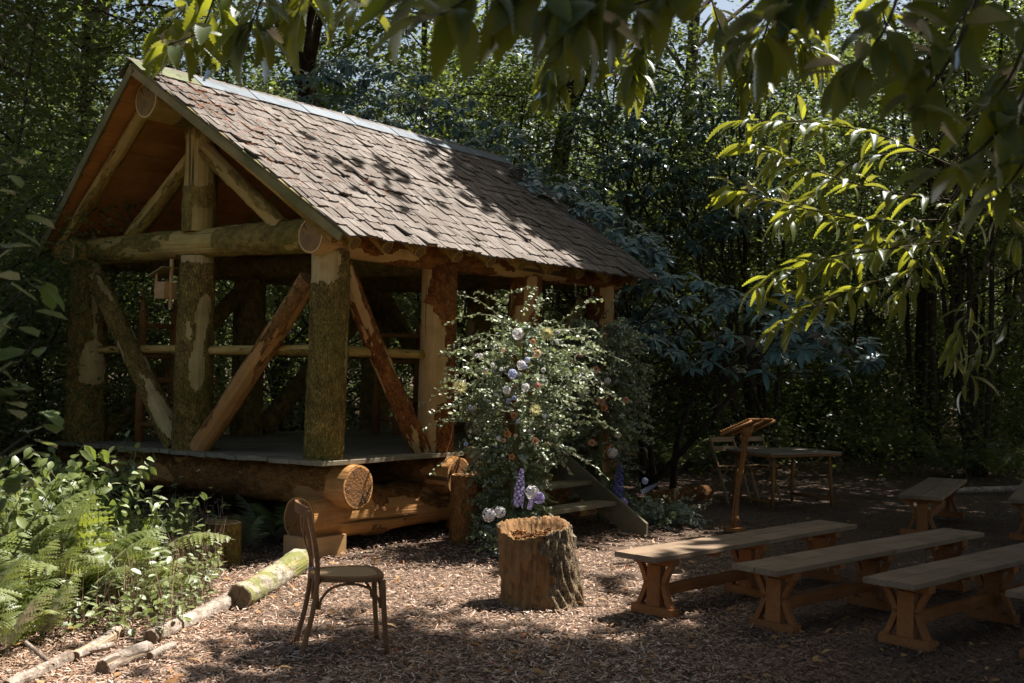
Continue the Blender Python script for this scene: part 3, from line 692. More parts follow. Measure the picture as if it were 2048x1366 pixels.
# ---------------------------------------------------------------- trestle benches
def bench(p, yaw, L, w, label, fr=(.05, .5, .93), joint=None):
    """P: the near corner of the first end; x along the bench, y across it to the far side"""
    t = thing('trestle_bench', (p[0], p[1], 0), label, 'bench', 'trestle benches in the clearing', yaw); h = .455; th = .038
    rz = Matrix.Identity(4)
    segs = [(0, L)] if joint is None else [(0, joint), (joint+.006, L)]
    for x0, x1 in segs:
        for k in range(2):
            me = plank_mesh(x1-x0, w/2-.004, th, M_benchtop, None, .003, int(p[0]*37+k*5+x0*3) % 999); link_local('seat_plank', me, t, Matrix.Translation((x0, w*(.25+.5*k), h-th/2+random.uniform(-.001, .001))))
    def part(name, mb, up=None): return link_local(name, mb.mesh(name, M_bench), up or t)
    def board(name, c, size, up=None):
        mb = MB(); mb.box(c, size); return part(name, mb, up)
    for f in fr:
        x = .12+f*(L-.24); ht = h-th
        tp_ = board('trestle_post', (x, w/2, ht/2), (.062, .115, ht-.12))
        board('bearer', (x, w/2, ht-.026), (.09, w*.92, .05), tp_)
        board('foot', (x, w/2, .032), (.10, w*.98, .064), tp_)
        for sg in (-1, 1):
            for top in (0, 1):
                z0, z1 = (.064, .235) if not top else (ht-.052, .215)
                Pp = smooth_path([(x, w/2+sg*.140, z0), (x, w/2+sg*.100, (z0*.5+z1*.5)), (x, w/2+sg*.070, z1)], 4)
                mb = MB()
                V = [];  n = len(Pp)
                for q in Pp:
                    for dx in (-.022, .022):
                        for dy in (-.020, .020): V.append((q[0]+dx, q[1]+dy, q[2]))
                Fc = []
                for i in range(n-1):
                    a = i*4
                    Fc += [(a, a+4, a+5, a+1), (a+2, a+3, a+7, a+6), (a, a+2, a+6, a+4), (a+1, a+5, a+7, a+3)]
                Fc += [(0, 1, 3, 2), ((n-1)*4, (n-1)*4+2, (n-1)*4+3, (n-1)*4+1)]
                mb.add(V, Fc); part('brace', mb, tp_)
    a, b = .12+fr[0]*(L-.24)+.03, .12+fr[-1]*(L-.24)-.03
    me = plank_mesh(b-a, .03, .085, M_bench, None, .002, 5); link_local('stretcher', me, t, Matrix.Translation((a, w/2, .165)))
    for f in (.28, .74):
        board('batten', (f*L, w/2, h-th-.018), (.06, w*.86, .034))
    return t
bench((1.035, 8.07), .795, 2.86, .37, 'trestle bench closest to the hollow stump, sun flecks on its plank seat', joint=1.45)
bench((1.78, 7.66), .765, 3.1, .36, 'trestle bench in shade, second in the row from the hollow stump', joint=1.6)
bench((2.56, 7.30), .765, 3.1, .36, 'trestle bench in deep shade, third in the row from the hollow stump', joint=1.6)
bench((3.33, 6.93), .765, 3.1, .36, 'trestle bench at the picture edge, mostly cut off, last of the row')
bench((4.66, 12.50), 1.10, 2.55, .46, 'trestle bench seen end-on across the aisle near the bamboo table', fr=(.05, .95))
bench((5.80, 12.35), 1.10, 2.55, .46, 'trestle bench seen end-on across the aisle, half outside the picture', fr=(.05, .95))

# ---------------------------------------------------------------- bentwood cross-back chair
ch = thing('bentwood_chair', (-.985, 7.19, 0), 'brown bentwood cross-back chair standing alone on the woodchip', 'chair', None, .27)
def cpart(name, P, r, n=10, mat=M_chairwood, sm=True):
    mb = MB(); mb.tube(P, r, n); return link_local(name, mb.mesh(name, mat, sm), ch)
sw = .19
for sg in (-1, 1):
    cpart('back_post', smooth_path([(-.275, sg*.175, 0), (-.215, sg*.18, .26), (-.195, sg*.185, .46), (-.205, sg*.185, .62), (-.245, sg*.178, .80), (-.262, sg*.165, .865)], 5), np.linspace(.0165, .0135, 26))
    cpart('front_leg', smooth_path([(.235, sg*.20, 0), (.215, sg*.185, .22), (.20, sg*.175, .44)], 4), np.linspace(.0145, .0185, 9))
    arc = [(-.175, sg*.165, .27), (-.165, sg*.165, .33), (-.11, sg*.17, .395), (0, sg*.172, .42), (.11, sg*.172, .395), (.175, sg*.175, .33), (.19, sg*.178, .27)]
    cpart('bent_brace', smooth_path(arc, 4), .0085, 8)
for x, k in ((-.185, 0), (.195, 1)):
    arc = [(x, -.16, .27), (x, -.15, .335), (x, -.09, .40), (x, 0, .425), (x, .09, .40), (x, .15, .335), (x, .16, .27)]
    cpart('bent_brace', smooth_path(arc, 4), .0085, 8)
# seat: rounded frame with a woven panel
def rounded(wx, wy, n=36, p=3.2, taper=.12):
    a = np.linspace(0, 2*math.pi, n, endpoint=False); c, s = np.cos(a), np.sin(a)
    x = wx*np.sign(c)*np.abs(c)**(2/p); y = wy*np.sign(s)*np.abs(s)**(2/p)*(1+taper*x/wx); return x, y
x, y = rounded(.225, .205)
mb = MB(); V = []; n = len(x)
for sc, z in ((.96, .432), (1.0, .438), (1.0, .458), (.97, .466), (.84, .467), (.82, .463)): V += [(a*sc, b*sc, z) for a, b in zip(x, y)]
Fc = [tuple(range(n-1, -1, -1))]
for i in range(5): Fc += [(i*n+j, i*n+(j+1) % n, (i+1)*n+(j+1) % n, (i+1)*n+j) for j in range(n)]
mb.add(V, Fc); seat_f = link_local('seat_frame', mb.mesh('seat_frame', M_chairwood), ch)
mb = MB(); mb.add([(a*.825, b*.825, .4625) for a, b in zip(x, y)], [tuple(range(n))]); link_local('seat_weave', mb.mesh('seat_weave', M_seat_weave), seat_f)
# curved crest rail and crossed back straps
crest = smooth_path([(-.262, -.17, .85), (-.30, -.10, .865), (-.315, 0, .87), (-.30, .10, .865), (-.262, .17, .85)], 5)
def strap(name, P, wd, th, up=None, mat=M_chairwood):
    P = np.asarray(P, float); T = unit(np.gradient(P, axis=0)); mb = MB(); V = []; nn = len(P)
    for p, t in zip(P, T):
        u = np.array(up if up is not None else (0, 0, 1.)); u = u-t*(u@t); u /= np.linalg.norm(u); s = np.cross(t, u)
        for a_, b_ in ((-1, -1), (1, -1), (1, 1), (-1, 1)): V.append(p+u*wd/2*a_+s*th/2*b_)
    Fc = [(0, 1, 2, 3), tuple(range(nn*4-1, nn*4-5, -1))]
    for i in range(nn-1): Fc += [(i*4+j, (i+1)*4+j, (i+1)*4+(j+1) % 4, i*4+(j+1) % 4) for j in range(4)]
    mb.add(V, Fc); return link_local(name, mb.mesh(name, mat), ch)
strap('crest_rail', crest, .062, .016, (0, 0, 1))
for sg in (-1, 1):
    strap('cross_strap', smooth_path([(-.275, sg*.14, .835), (-.272, sg*.08, .72), (-.236, -sg*.04, .60), (-.205, -sg*.14, .50), (-.195, -sg*.175, .468)], 5), .026, .006, (0, 1, .3))
    cpart('strap_clip', [(-.21, sg*.172, .452), (-.18, sg*.172, .452)], .018, 8, M_cap)

# ---------------------------------------------------------------- bamboo lectern
b0 = on_z(1468, 1062); top = at(1493, 862, b0[1])
lc_ = thing('bamboo_lectern', b0, 'orange-brown bamboo lectern with slanted reed desk behind the benches', 'lectern')
mb = MB(); mb.box((0, 0, .02), (.22, .18, .04)); link('base_plate', mb.mesh('base_plate', M_bamboo), lc_, Matrix.Translation(b0.tolist()))
for dx, dy in ((-.017, 0), (.017, .006), (0, -.022)):
    mb = MB(); mb.tube(smooth_path([b0+np.array([dx*1.6, dy, .04]), b0*.6+top*.4+np.array([dx-.02, dy, 0]), b0*.35+top*.65+np.array([dx+.0, dy, 0]), top+np.array([dx*1.2, dy, 0])], 5), .0135, 8); link('cane', mb.mesh('cane', M_bamboo, True), lc_)
for f in (.12, .58, .93):
    q = b0*(1-f)+top*f+np.array([-.012 if f > .3 else 0, -.005, 0]); d = unit(top-b0); mb = MB(); mb.tube([q-d*.035, q+d*.035], .034, 10); link('binding', mb.mesh('binding', M_bamboo, True), lc_)
dl, dr, fl_ = at(1440, 856, b0[1]-.12), at(1497, 826, b0[1]-.05), None
ex = unit(np.array([.80, .60, .0])); ey = unit(at(1500, 826, b0[1]-.18)-at(1441, 852, b0[1]-.18)); dc = top+np.array([.01, 0, .045])
nrm = unit(np.cross(ex, ey)); nrm = nrm if nrm[2] > 0 else -nrm
for k in range(12):
    c = dc+ey*(k-5.5)*.030+nrm*.018; mb = MB(); mb.tube([c-ex*.20, c+ex*.20], .0145, 8); link('reed', mb.mesh('reed', M_bamboo, True), lc_)
for s_ in (-.19, 0, .19):
    c = dc+ex*s_-nrm*.012; mb = MB(); mb.tube([c-ey*.19, c+ey*.19], .016, 8); link('desk_batten', mb.mesh('desk_batten', M_bamboo, True), lc_)
mb = MB(); mb.tube([top-np.array([0, 0, .06]), top+np.array([0, 0, .05])], [.05, .085], 10); link('desk_bracket', mb.mesh('desk_bracket', M_post_red if False else M_bamboo, True), lc_)

# ---------------------------------------------------------------- bamboo table
tb = thing('bamboo_table', (3.62, 15.35, 0), 'grey-topped bamboo table with thin round legs behind the lectern', 'table', None, .56)
TL, TD, TH_ = 1.28, .84, .715
for k in range(9):
    me = plank_mesh(TL, TD/9-.006, .022, M_table, None, .002, 40+k); link_local('table_slat', me, tb, Matrix.Translation((-TL/2, -TD/2+(k+.5)*TD/9, TH_)))
for y in (-1, 1):
    for x in (-1, 1):
        mb = MB(); mb.tube([(x*(TL/2-.12)+x*.02, y*(TD/2-.08)+y*.02, 0), (x*(TL/2-.14), y*(TD/2-.10), TH_-.012)], .024, 8); link_local('leg', mb.mesh('leg', M_bamboo, True), tb)
    mb = MB(); mb.tube([(-TL/2+.02, y*(TD/2-.02), TH_-.03), (TL/2-.02, y*(TD/2-.02), TH_-.03)], .018, 8); link_local('apron', mb.mesh('apron', M_bamboo, True), tb)
for x in (-1, 1):
    mb = MB(); mb.tube([(x*(TL/2-.11), -TD/2+.09, .10), (x*(TL/2-.11), TD/2-.09, .10)], .018, 8); link_local('stretcher', mb.mesh('stretcher', M_bamboo, True), tb)
    mb = MB(); mb.tube([(x*(TL/2-.02), -TD/2+.0, TH_-.03), (x*(TL/2-.02), TD/2-.0, TH_-.03)], .018, 8); link_local('apron', mb.mesh('apron', M_bamboo, True), tb)

# ---------------------------------------------------------------- folding slat chairs
def folding_chair(p, yaw, label):
    t = thing('folding_chair', (p[0], p[1], 0), label, 'chair', 'folding chairs at the bamboo table', yaw)   # faces local +x
    def bar(name, a, b, w, th, up=(0, 1, 0)):
        a = Vector(a); b = Vector(b); me = plank_mesh((b-a).length, w, th, M_fold, None, .001, 3, .003); link_local(name, me, t, frame(a, b-a, up))
    for sg in (-1, 1):
        y = sg*.20
        bar('back_post', (.20, y, 0), (-.20, y, .87), .038, .022)
        bar('rear_leg', (-.24, y*.86, 0), (.14, y*.86, .45), .036, .02)
        bar('seat_rail', (-.17, y*.92, .42), (.24, y*.92, .455), .036, .02, (0, 0, 1))
    for z in (.82, .70):
        x = .20-.40*z/.87; bar('back_slat', (x, -.20, z), (x, .20, z), .014, .068, (-.42, 0, .9))
    for k in range(6):
        x = -.15+k*.075; z = .44+.035*(x+.17)/.41; bar('seat_slat', (x, -.21, z+.02), (x, .21, z+.02), .055, .014, (0, 0, 1))
    for x, z, w in ((.165, .07, .4), (-.17, .08, .34)): bar('stretcher', (x, -w/2, z), (x, w/2, z), .026, .016, (0, 0, 1))
    return t
folding_chair((2.97, 15.62), -1.02, 'pale folding slat chair behind the table, beside the lectern stem')
folding_chair((3.44, 15.92), -1.02, 'pale folding slat chair tucked behind the middle of the bamboo table')

# ---------------------------------------------------------------- hollow stump and small stumps
_vt = np.random.default_rng(4).random((64, 64, 64))
def vnoise(P, f, octs=3, rough=.5):
    out = np.zeros(len(P)); amp = 1.0; tot = 0
    for o in range(octs):
        q = P*f*2**o+o*17.3; i = np.floor(q).astype(int); w = q-i; w = w*w*(3-2*w); r = 0
        for dx in (0, 1):
            for dy in (0, 1):
                for dz in (0, 1):
                    r = r+_vt[(i[:, 0]+dx) % 64, (i[:, 1]+dy) % 64, (i[:, 2]+dz) % 64]*(w[:, 0] if dx else 1-w[:, 0])*(w[:, 1] if dy else 1-w[:, 1])*(w[:, 2] if dz else 1-w[:, 2])
        out += amp*r; tot += amp; amp *= rough
    return out/tot-.5
def hollow_stump(base, R, H, label):
    t = thing('hollow_stump', base, label, 'stump'); rng = np.random.default_rng(77); nu, nz = 128, 44
    th = np.linspace(0, 2*math.pi, nu, endpoint=False); ph = rng.uniform(0, 6.28, 20)
    rim = H*(1+.035*np.sin(th+.6)+.015*np.sin(3*th+ph[0])+.05*vnoise(np.stack([3*np.cos(th), 3*np.sin(th), 0*th], -1), 5, 3))
    front = np.exp(-((np.degrees(th-math.radians(-112))+180) % 360-180)**2/(2*42**2)); rim = rim-front*.10*H
    barky = (np.abs((np.degrees(th)-(-12)+180) % 360-180) < 62)
    V = []; bark = []; T = np.linspace(0, 1, nz)
    for f in T:
        z = f*rim
        r = R*(1.06-.10*f+.10*np.exp(-f*9))*(1+.03*np.sin(2*th+ph[4])+.02*np.sin(5*th+ph[5]+2*f)+.012*np.sin(9*th+ph[6]-5*f))
        bmask = ((np.degrees(th)+12+6*np.sin(9*f+ph[7])+5*np.sin(23*f+ph[8])+180) % 360-180); bm = np.abs(bmask) < 60
        r = r+bm*.026+np.where(bm, .010*np.sin(22*th+4*np.sin(6*f+ph[9]))+.006*np.sin(31*th+9*f), 0)+np.where(bm, .02, .075)*vnoise(np.stack([R*np.cos(th), R*np.sin(th), z*.6], -1), 13, 4, .65)-np.where(bm, 0, .05*np.clip(vnoise(np.stack([R*np.cos(th), R*np.sin(th), z*.5], -1)+5, 22, 2)-.14, 0, 1)*4)
        lean = np.array([-.075, 0, 0])*f
        V.append(np.stack([r*np.cos(th)+lean[0], r*np.sin(th), z], -1)); bark.append(bm.astype(float))
    # rim top and hollow inside
    for q, (sc, dz) in enumerate(((.93, -.004), (.85, -.012), (.74, -.05), (.62, -.09), (.40, -.10), (.12, -.095))):
        base_r = V[nz-1].copy(); c = np.array([-.075, 0, 0]); d = base_r-c; d[:, 2] = 0
        z = rim+dz*1.0+.06*vnoise(np.stack([3*np.cos(th)*sc, 3*np.sin(th)*sc, 0*th+q], -1), 6, 3)*(q < 5); 
        V.append(np.stack([c[0]+d[:, 0]*sc, c[1]+d[:, 1]*sc, z if q < 3 else np.minimum(z, H+dz+.01)], -1)); bark.append(np.zeros(nu))
    n = len(V); Vv = np.concatenate(V); i = np.arange(n-1)[:, None]; j = np.arange(nu)[None]; k = (j+1) % nu
    F = np.stack([i*nu+j+0*k, i*nu+k, (i+1)*nu+k, (i+1)*nu+j+0*k], -1).reshape(-1, 4)
    lc = np.stack([Vv[:, 0], Vv[:, 2], Vv[:, 1]], -1)
    M = log_material('stump_wood', (.13, .085, .045), (.34, .25, .15), (.12, .055, .022), (.36, .19, .075), .22, 1.0, (.13, .12, .03))
    me = mesh_np('stump_shell', Vv, F, M, True, {'lc': ('FLOAT_VECTOR', lc), 'ring': ('FLOAT', np.zeros(len(Vv))), 'bark': ('FLOAT', np.concatenate(bark))})
    link('stump_shell', me, t, Matrix.Translation(np.array(base).tolist())); 
    # crumbly rotten heart
    m = 260; a = rng.uniform(0, 6.28, m); rr = R*.66*np.sqrt(rng.random(m)); P = np.stack([rr*np.cos(a)-.075, rr*np.sin(a), H-.12+rng.uniform(0, .05, m)+.04*(np.sin(a+2.0)+1)*.5*(rr/R)], -1)
    ax = unit(rng.normal(0, 1, (m, 3))*np.array([1, 1, .6])); nr = unit(np.cross(ax, rng.normal(0, 1, (m, 3))))
    me = blades('rotten_heart', P, ax, nr, rng.uniform(.015, .045, m), rng.uniform(.01, .028, m), M_stone, rng.random(m), .5)
    o = link('rotten_heart', me, t, Matrix.Translation(np.array(base).tolist())); o['kind'] = 'stuff'
hollow_stump((.265, 8.72, -.02), .262, .60, 'large hollow rotten tree stump with jagged rim beside the first bench')
def stump(p, r, h, mat, label, seed, tilt=(0, 0)):
    t = thing('log_stump', p, label, 'stump'); p = np.array(p, float); top = p+np.array([tilt[0], tilt[1], h])
    log('stump_log', p-np.array([0, 0, .03]), top, r*1.06, r, mat, t, 1.0, seed, 40, .018, 0, .014, 1.5)
stump((-.40, 11.52, 0), .145, .66, M_base, 'upright bark log standing on end between the base logs and the flowers', 201)
stump((-2.47, 10.12, 0), .145, .33, M_post, 'short sawn stump among the ferns below the deck', 202)
# ---------------------------------------------------------------- border logs on the ground
def ground_log(name, p0, p1, r0, r1, mat, label, seed, cat='log', **k):
    p0 = np.array(p0, float); p1 = np.array(p1, float)
    o = log(name, p0, p1, r0, r1, mat, None, seed=seed, **k); return tag(o, label, cat, 'logs edging the path')
ground_log('birch_log', on_z(598, 1122, .07), on_z(478, 1195, .065), .098, .082, M_mossy, 'thick birch log covered in green moss at the foot of the shelter', 210, bark=patchy(210, .8), bark_h=.008, lumpy=2.2, bend=.012)
ground_log('birch_log', on_z(492, 1182, .045), on_z(300, 1275, .035), .062, .046, M_birch, 'long pale birch log crossed by leaf shadows, beyond the mossy log', 211, bark=1.0, bark_h=.003, bend=.018, lumpy=2.0)
ground_log('birch_log', on_z(292, 1300, .035), on_z(205, 1338, .035), .048, .042, M_birch, 'short broken birch log lying nearest the chair legs on the path edge', 212, bark=patchy(212, .75), bark_h=.004, lumpy=2, bend=.02)
ground_log('birch_log', on_z(255, 1248, .03), on_z(150, 1312, .03), .035, .028, M_birch, 'thin mottled birch pole under the dark fern clump', 213, bark=patchy(213, .7), bark_h=.004, lumpy=2, bend=.02)
ground_log('birch_log', on_z(135, 1314, .03), on_z(10, 1374, .03), .038, .032, M_birch, 'weathered birch pole running out of the bottom corner by the ferns', 214, bark=patchy(214, .7), bark_h=.004, lumpy=2, bend=.02)
ground_log('fallen_branch', on_z(225, 1290, .03), on_z(135, 1310, .035), .018, .012, M_birch, 'bent grey branch lying across the thin mottled pole', 215, 'branch', bark=1.0, bark_h=.002)
ground_log('fallen_branch', on_z(345, 1290, .025), on_z(300, 1312, .025), .024, .022, M_birch, 'stubby grey branch piece lying in the woodchip by the birch logs', 216, 'branch', bark=1.0, bark_h=.002)
ground_log('fallen_branch', on_z(52, 1285, .12), on_z(105, 1330, .04), .010, .012, M_birch, 'thin straight stick poking up through litter under the ferns', 217, 'branch', bark=1.0, bark_h=.001)
ground_log('edging_pole', on_z(1905, 981, .05), on_z(2110, 975, .05), .045, .04, M_birch, 'long pale pole edging the clearing behind the end-on benches', 218, 'pole', bark=1.0, bark_h=.002)
ground_log('edging_pole', on_z(1410, 985, .08), on_z(1300, 1000, .08), .10, .09, M_base, 'dark short log lying in shade beyond the lectern', 219, 'log', bark=1.0)

# ---------------------------------------------------------------- flower columns beside the steps
def petal_fan(mb_leaves, c, axis, n, r, w, tilt, tint, rng):
    axis = unit(np.array(axis, float)); e = unit(np.cross(axis, [0.3, .5, .8])); g = np.cross(axis, e)
    for k in range(n):
        a = 6.283*k/n+rng.uniform(-.15, .15); d = e*math.cos(a)+g*math.sin(a); x = unit(d*math.cos(tilt)+axis*math.sin(tilt))
        mb_leaves.add(c, x, axis*math.cos(tilt)-d*math.sin(tilt), r, w, tint+rng.uniform(-.2, .2))
def rose_mesh(mat, r, seed):
    rng = np.random.default_rng(seed); L = Leaves(); ax = np.array([0, 0, 1.])
    for n, rr, tl, t in ((5, 1.0, .25, .8), (6, .92, .6, .6), (6, .78, .95, .4), (5, .62, 1.2, .2), (4, .45, 1.4, .0)):
        petal_fan(L, np.zeros(3), ax, n, r*rr, r*rr*1.05, tl, t, rng)
    return L.mesh('rose', 'oval', mat)
def spider_mesh(mat, r, seed):
    rng = np.random.default_rng(seed); L = Leaves()
    for n, tl, s in ((16, .1, 1), (16, .45, .95), (14, .85, .85), (8, 1.25, .6)): petal_fan(L, np.zeros(3), (0, 0, 1), n, r*s, r*.16, tl, .5, rng)
    return L.mesh('dahlia', 'lance', mat)
def head_mesh(mat, r, seed, nf=150):
    rng = np.random.default_rng(seed); L = Leaves()
    for d in unit(rng.normal(0, 1, (nf, 3))+np.array([0, 0, .35])): petal_fan(L, d*r*rng.uniform(.85, 1.05), d, 4, r*.22, r*.20, .2, rng.random(), rng)
    return L.mesh('hydrangea', 'diamond', mat)
def spike_mesh(mat, h, r, seed):
    rng = np.random.default_rng(seed); L = Leaves(); n = 74
    for k in range(n):
        f = (k+.5)/n; a = k*2.4; rr = r*(1-f)**.45*(.55+.45*math.sin(math.pi*min(1, f*2+.15)*.5)); d = np.array([math.cos(a), math.sin(a), .25])
        petal_fan(L, np.array([math.cos(a)*rr, math.sin(a)*rr, f*h]), d, 5, r*.40*(1.1-.6*f), r*.34*(1.1-.6*f), .25, 1-f*.8, rng)
    return L.mesh('delphinium', 'diamond', mat)
def spray(L, stems, p, d, ln, droop, n, ls, lw, rng, up=.5, t0=0, t1=1):
    """a twig with leaves along it"""
    p = np.array(p, float); d = unit(np.array(d, float)); P = [p.copy()]; k = 6
    for i in range(k):
        d = unit(d+np.array([0, 0, -droop/k])+rng.normal(0, .09, 3)); p = p+d*ln/k; P.append(p.copy())
    P = np.array(P); stems.tube(P, np.linspace(.004, .0012, k+1)*(ln/.5)**.5, 4, .5, False)
    for i in range(n):
        f = .15+.85*(i+rng.random())/n; q = f*k; a = min(int(q), k-1); c = P[a]+(P[a+1]-P[a])*(q-a); t = P[a+1]-P[a]
        x = unit(unit(t)*.5+unit(rng.normal(0, 1, 3))*.9+np.array([0, 0, -.1])); nn = unit(np.array([rng.normal(0, .5), rng.normal(0, .5)-.2, 1.0]))
        s = rng.uniform(.7, 1.25); L.add(c, x, nn, ls*s, lw*s, rng.uniform(t0, t1))
def flower_column(base, H, R, label, flowers, seed, lean, prof, nspray, Y, wide=1.0):
    rng = np.random.default_rng(seed); t = thing('flower_column', base, label, 'flower arrangement', 'flower columns flanking the steps'); b = np.array(base, float)
    ax = lambda f: b+np.array(lean)*f**1.5+np.array([0, 0, H*f])
    L, L2, L3 = Leaves(), Leaves(), Leaves(); st, st2 = MB(), MB()
    st.tube([ax(f) for f in np.linspace(0, .95, 8)], .03, 8, .2)
    for k in range(nspray):
        f = rng.beta(1.5, 1.1); a = rng.uniform(0, 6.283); r = np.interp(f, *prof)*R
        d = np.array([math.cos(a)*wide, math.sin(a)*.8, rng.uniform(-.2, .75)]); c = ax(f)+np.array([math.cos(a), math.sin(a), 0])*r*.25
        kind = rng.random()
        if f < .42 and kind < .75 or kind < .18: spray(L2, st2, c, d, r*rng.uniform(.5, .9), .5, 70, .022, .0045, rng)
        elif kind < .80: spray(L, st, c, d, r*rng.uniform(.6, 1.25), .7, 34, .042, .032, rng)
        else: spray(L3, st, c, d, r*rng.uniform(.5, 1.0), .6, 24, .042, .030, rng)
    return t, ax, L, L2, L3, st, st2, rng
def finish_column(col):
    t, ax, L, L2, L3, st, st2, rng = col
    o = link('foliage', L.mesh('foliage', 'oval', M_flofol), t); o = link('silver_foliage', L3.mesh('silver_foliage', 'oval', M_silver), t)
    link('fine_foliage', L2.mesh('fine_foliage', 'diamond', M_flofine), t); link('stems', st.mesh('stems', M_stem), t); link('fine_stems', st2.mesh('fine_stems', M_stem), t)
FM = {}
def flower(col, kind, colour, px, py, Y, size, up=None):
    key = (kind, colour.name)
    if key not in FM:
        FM[key] = {'rose': rose_mesh, 'dahlia': spider_mesh, 'hydrangea': head_mesh}[kind](colour, 1.0, len(FM)) if kind != 'delphinium' else spike_mesh(colour, 1.0, .15, len(FM))
    p = at(px, py, Y); d = np.array([random.uniform(-.3, .3), -1, random.uniform(.1, .5)]) if up is None else np.array(up)
    m = frame(p, np.cross([.1, .2, .9] if up is None else [.3, 1, .1], d), d); 
    link(kind, FM[key], col[0], m @ Matrix.Scale(size, 4))
c1 = flower_column((.03, 11.30, 0), 2.15, .62, 'tall front column of loose greenery, roses and blossom beside the steps', None, 301, (.12, 0, 0), ([0, .15, .35, .55, .72, .88, 1], [.44, .50, .62, .85, .9, .65, .3]), 300, 11.3)
for px, py, ex, ey, n in ((1040, 640, 1062, 575, 30), (1060, 660, 1105, 590, 20), (985, 690, 905, 690, 34), (970, 760, 900, 735, 36), (980, 800, 895, 760, 30), (960, 830, 890, 832, 20), (1110, 720, 1180, 740, 30), (1090, 760, 1170, 735, 26), (1020, 650, 985, 640, 26), (1100, 900, 1140, 940, 20), (1050, 860, 1085, 960, 20), (1000, 600, 1050, 570, 16)):
    p, q = at(px, py, 11.2), at(ex, ey, 11.15); spray(c1[2], c1[5], p, q-p+np.array([0, 0, .05]), np.linalg.norm(q-p)*1.15, .35, n, .036, .028, c1[7], .5, .3, 1)
for k in range(330):
    f = c1[7].uniform(0, .5); a = c1[7].uniform(0, 6.283); d = np.array([math.cos(a), math.sin(a), c1[7].uniform(-.1, .7)]); c = c1[1](f)+np.array([math.cos(a), math.sin(a), 0])*.1
    if k % 5 < 3: spray(c1[3], c1[6], c, d, c1[7].uniform(.2, .38), .6, 60, .026, .006, c1[7], .5, 0, .7)
    else: spray(c1[2], c1[5], c, d, c1[7].uniform(.2, .36), .7, 26, .04, .028, c1[7], .5, 0, .45)
for k in range(80):
    f = c1[7].uniform(.42, .95); a = c1[7].uniform(0, 6.283); d = np.array([math.cos(a), math.sin(a)*.7, c1[7].uniform(.1, 1.0)]); spray(c1[2], c1[5], c1[1](f)+d*.25, d, c1[7].uniform(.45, .85), .9, 26, .04, .03, c1[7], .5, .4, 1)
finish_column(c1)
for k, m, x, y, s in (('rose', M_peach, 1074, 683, .042), ('rose', M_cream, 1069, 707, .046), ('rose', M_pink, 1075, 773, .05), ('dahlia', M_yellow, 1070, 820, .085), ('rose', M_orange, 1026, 831, .05), ('rose', M_orange, 1016, 868, .055), ('rose', M_peach, 1062, 882, .05), ('rose', M_orange, 1028, 914, .045), ('hydrangea', M_paleblue, 1024, 748, .065), ('hydrangea', M_white, 1035, 668, .06), ('rose', M_white, 1046, 843, .03), ('rose', M_white, 1046, 862, .025), ('hydrangea', M_white, 1048, 775, .05), ('dahlia', M_yellow, 908, 775, .10), ('dahlia', M_yellow, 1098, 668, .09), ('hydrangea', M_white, 1010, 780, .04), ('rose', M_white, 1090, 740, .03), ('hydrangea', M_white, 1050, 730, .05)):
    flower(c1, k, m, x+random.uniform(-14, 14), y, random.uniform(10.6, 10.8), s*random.uniform(.65, .95))
for k in range(30): flower(c1, random.choice(('rose', 'hydrangea')), random.choice((M_white, M_white, M_cream, M_paleblue, M_peach)), random.uniform(930, 1130), random.uniform(640, 900), random.uniform(10.65, 10.85), random.uniform(.014, .026))
c2 = flower_column((1.05, 13.25, 0), 2.25, .55, 'rear shaded column of greenery with pale roses and blue spikes', None, 302, (-.05, 0, 0), ([0, .2, .5, .8, 1], [.7, .75, .95, .95, .7]), 560, 13.25)
for px, py, ex, ey, n in ((1170, 640, 1130, 590, 26), (1200, 640, 1230, 590, 26), (1190, 620, 1185, 580, 20), (1230, 850, 1300, 870, 26), (1220, 780, 1280, 800, 24), (1140, 660, 1110, 620, 20)):
    p, q = at(px, py, 13.2), at(ex, ey, 13.1); spray(c2[2], c2[5], p, q-p+np.array([0, 0, .05]), np.linalg.norm(q-p)*1.15, .35, n, .036, .026, c2[7])
finish_column(c2)
for k, m, x, y, s in (('rose', M_pink, 1160, 708, .05), ('rose', M_peach, 1191, 740, .055), ('hydrangea', M_paleblue, 1168, 757, .07), ('hydrangea', M_white, 1166, 783, .07), ('rose', M_orange, 1141, 806, .05), ('rose', M_peach, 1202, 803, .055), ('rose', M_orange, 1208, 816, .05), ('rose', M_peach, 1184, 886, .05), ('hydrangea', M_white, 1215, 762, .04), ('rose', M_cream, 1236, 870, .045), ('rose', M_cream, 1148, 722, .035), ('hydrangea', M_white, 1225, 905, .06), ('rose', M_peach, 1252, 800, .045)):
    flower(c2, k, m, x, y, 12.66, s*.95)
p = at(1165, 705, 12.85); flower(c2, 'delphinium', M_blue, 1165, 708, 12.85, .18, (0, -.1, 1))
def low_arrangement(base, R, H, label, seed, n=60):
    rng = np.random.default_rng(seed); t = thing('flower_clump', base, label, 'flower arrangement', 'low flower clumps at the steps'); b = np.array(base, float); L, L2, L3 = Leaves(), Leaves(), Leaves(); st, st2 = MB(), MB()
    for k in range(n):
        a = rng.uniform(0, 6.283); d = np.array([math.cos(a)*.9, math.sin(a)*.9, rng.uniform(.15, 1.6)]); kind = rng.random(); c = b+np.array([math.cos(a), math.sin(a), 0])*R*.25*rng.random()
        if kind < .4: spray(L3, st, c, d, R*rng.uniform(.7, 1.3), .8, 24, .045, .034, rng)
        elif kind < .75: spray(L, st, c, d, R*rng.uniform(.8, 1.5), .7, 26, .04, .026, rng)
        else: spray(L2, st2, c, d, R*rng.uniform(.7, 1.2), .6, 60, .025, .005, rng)
    col = (t, None, L, L2, L3, st, st2, rng); finish_column(col); return col
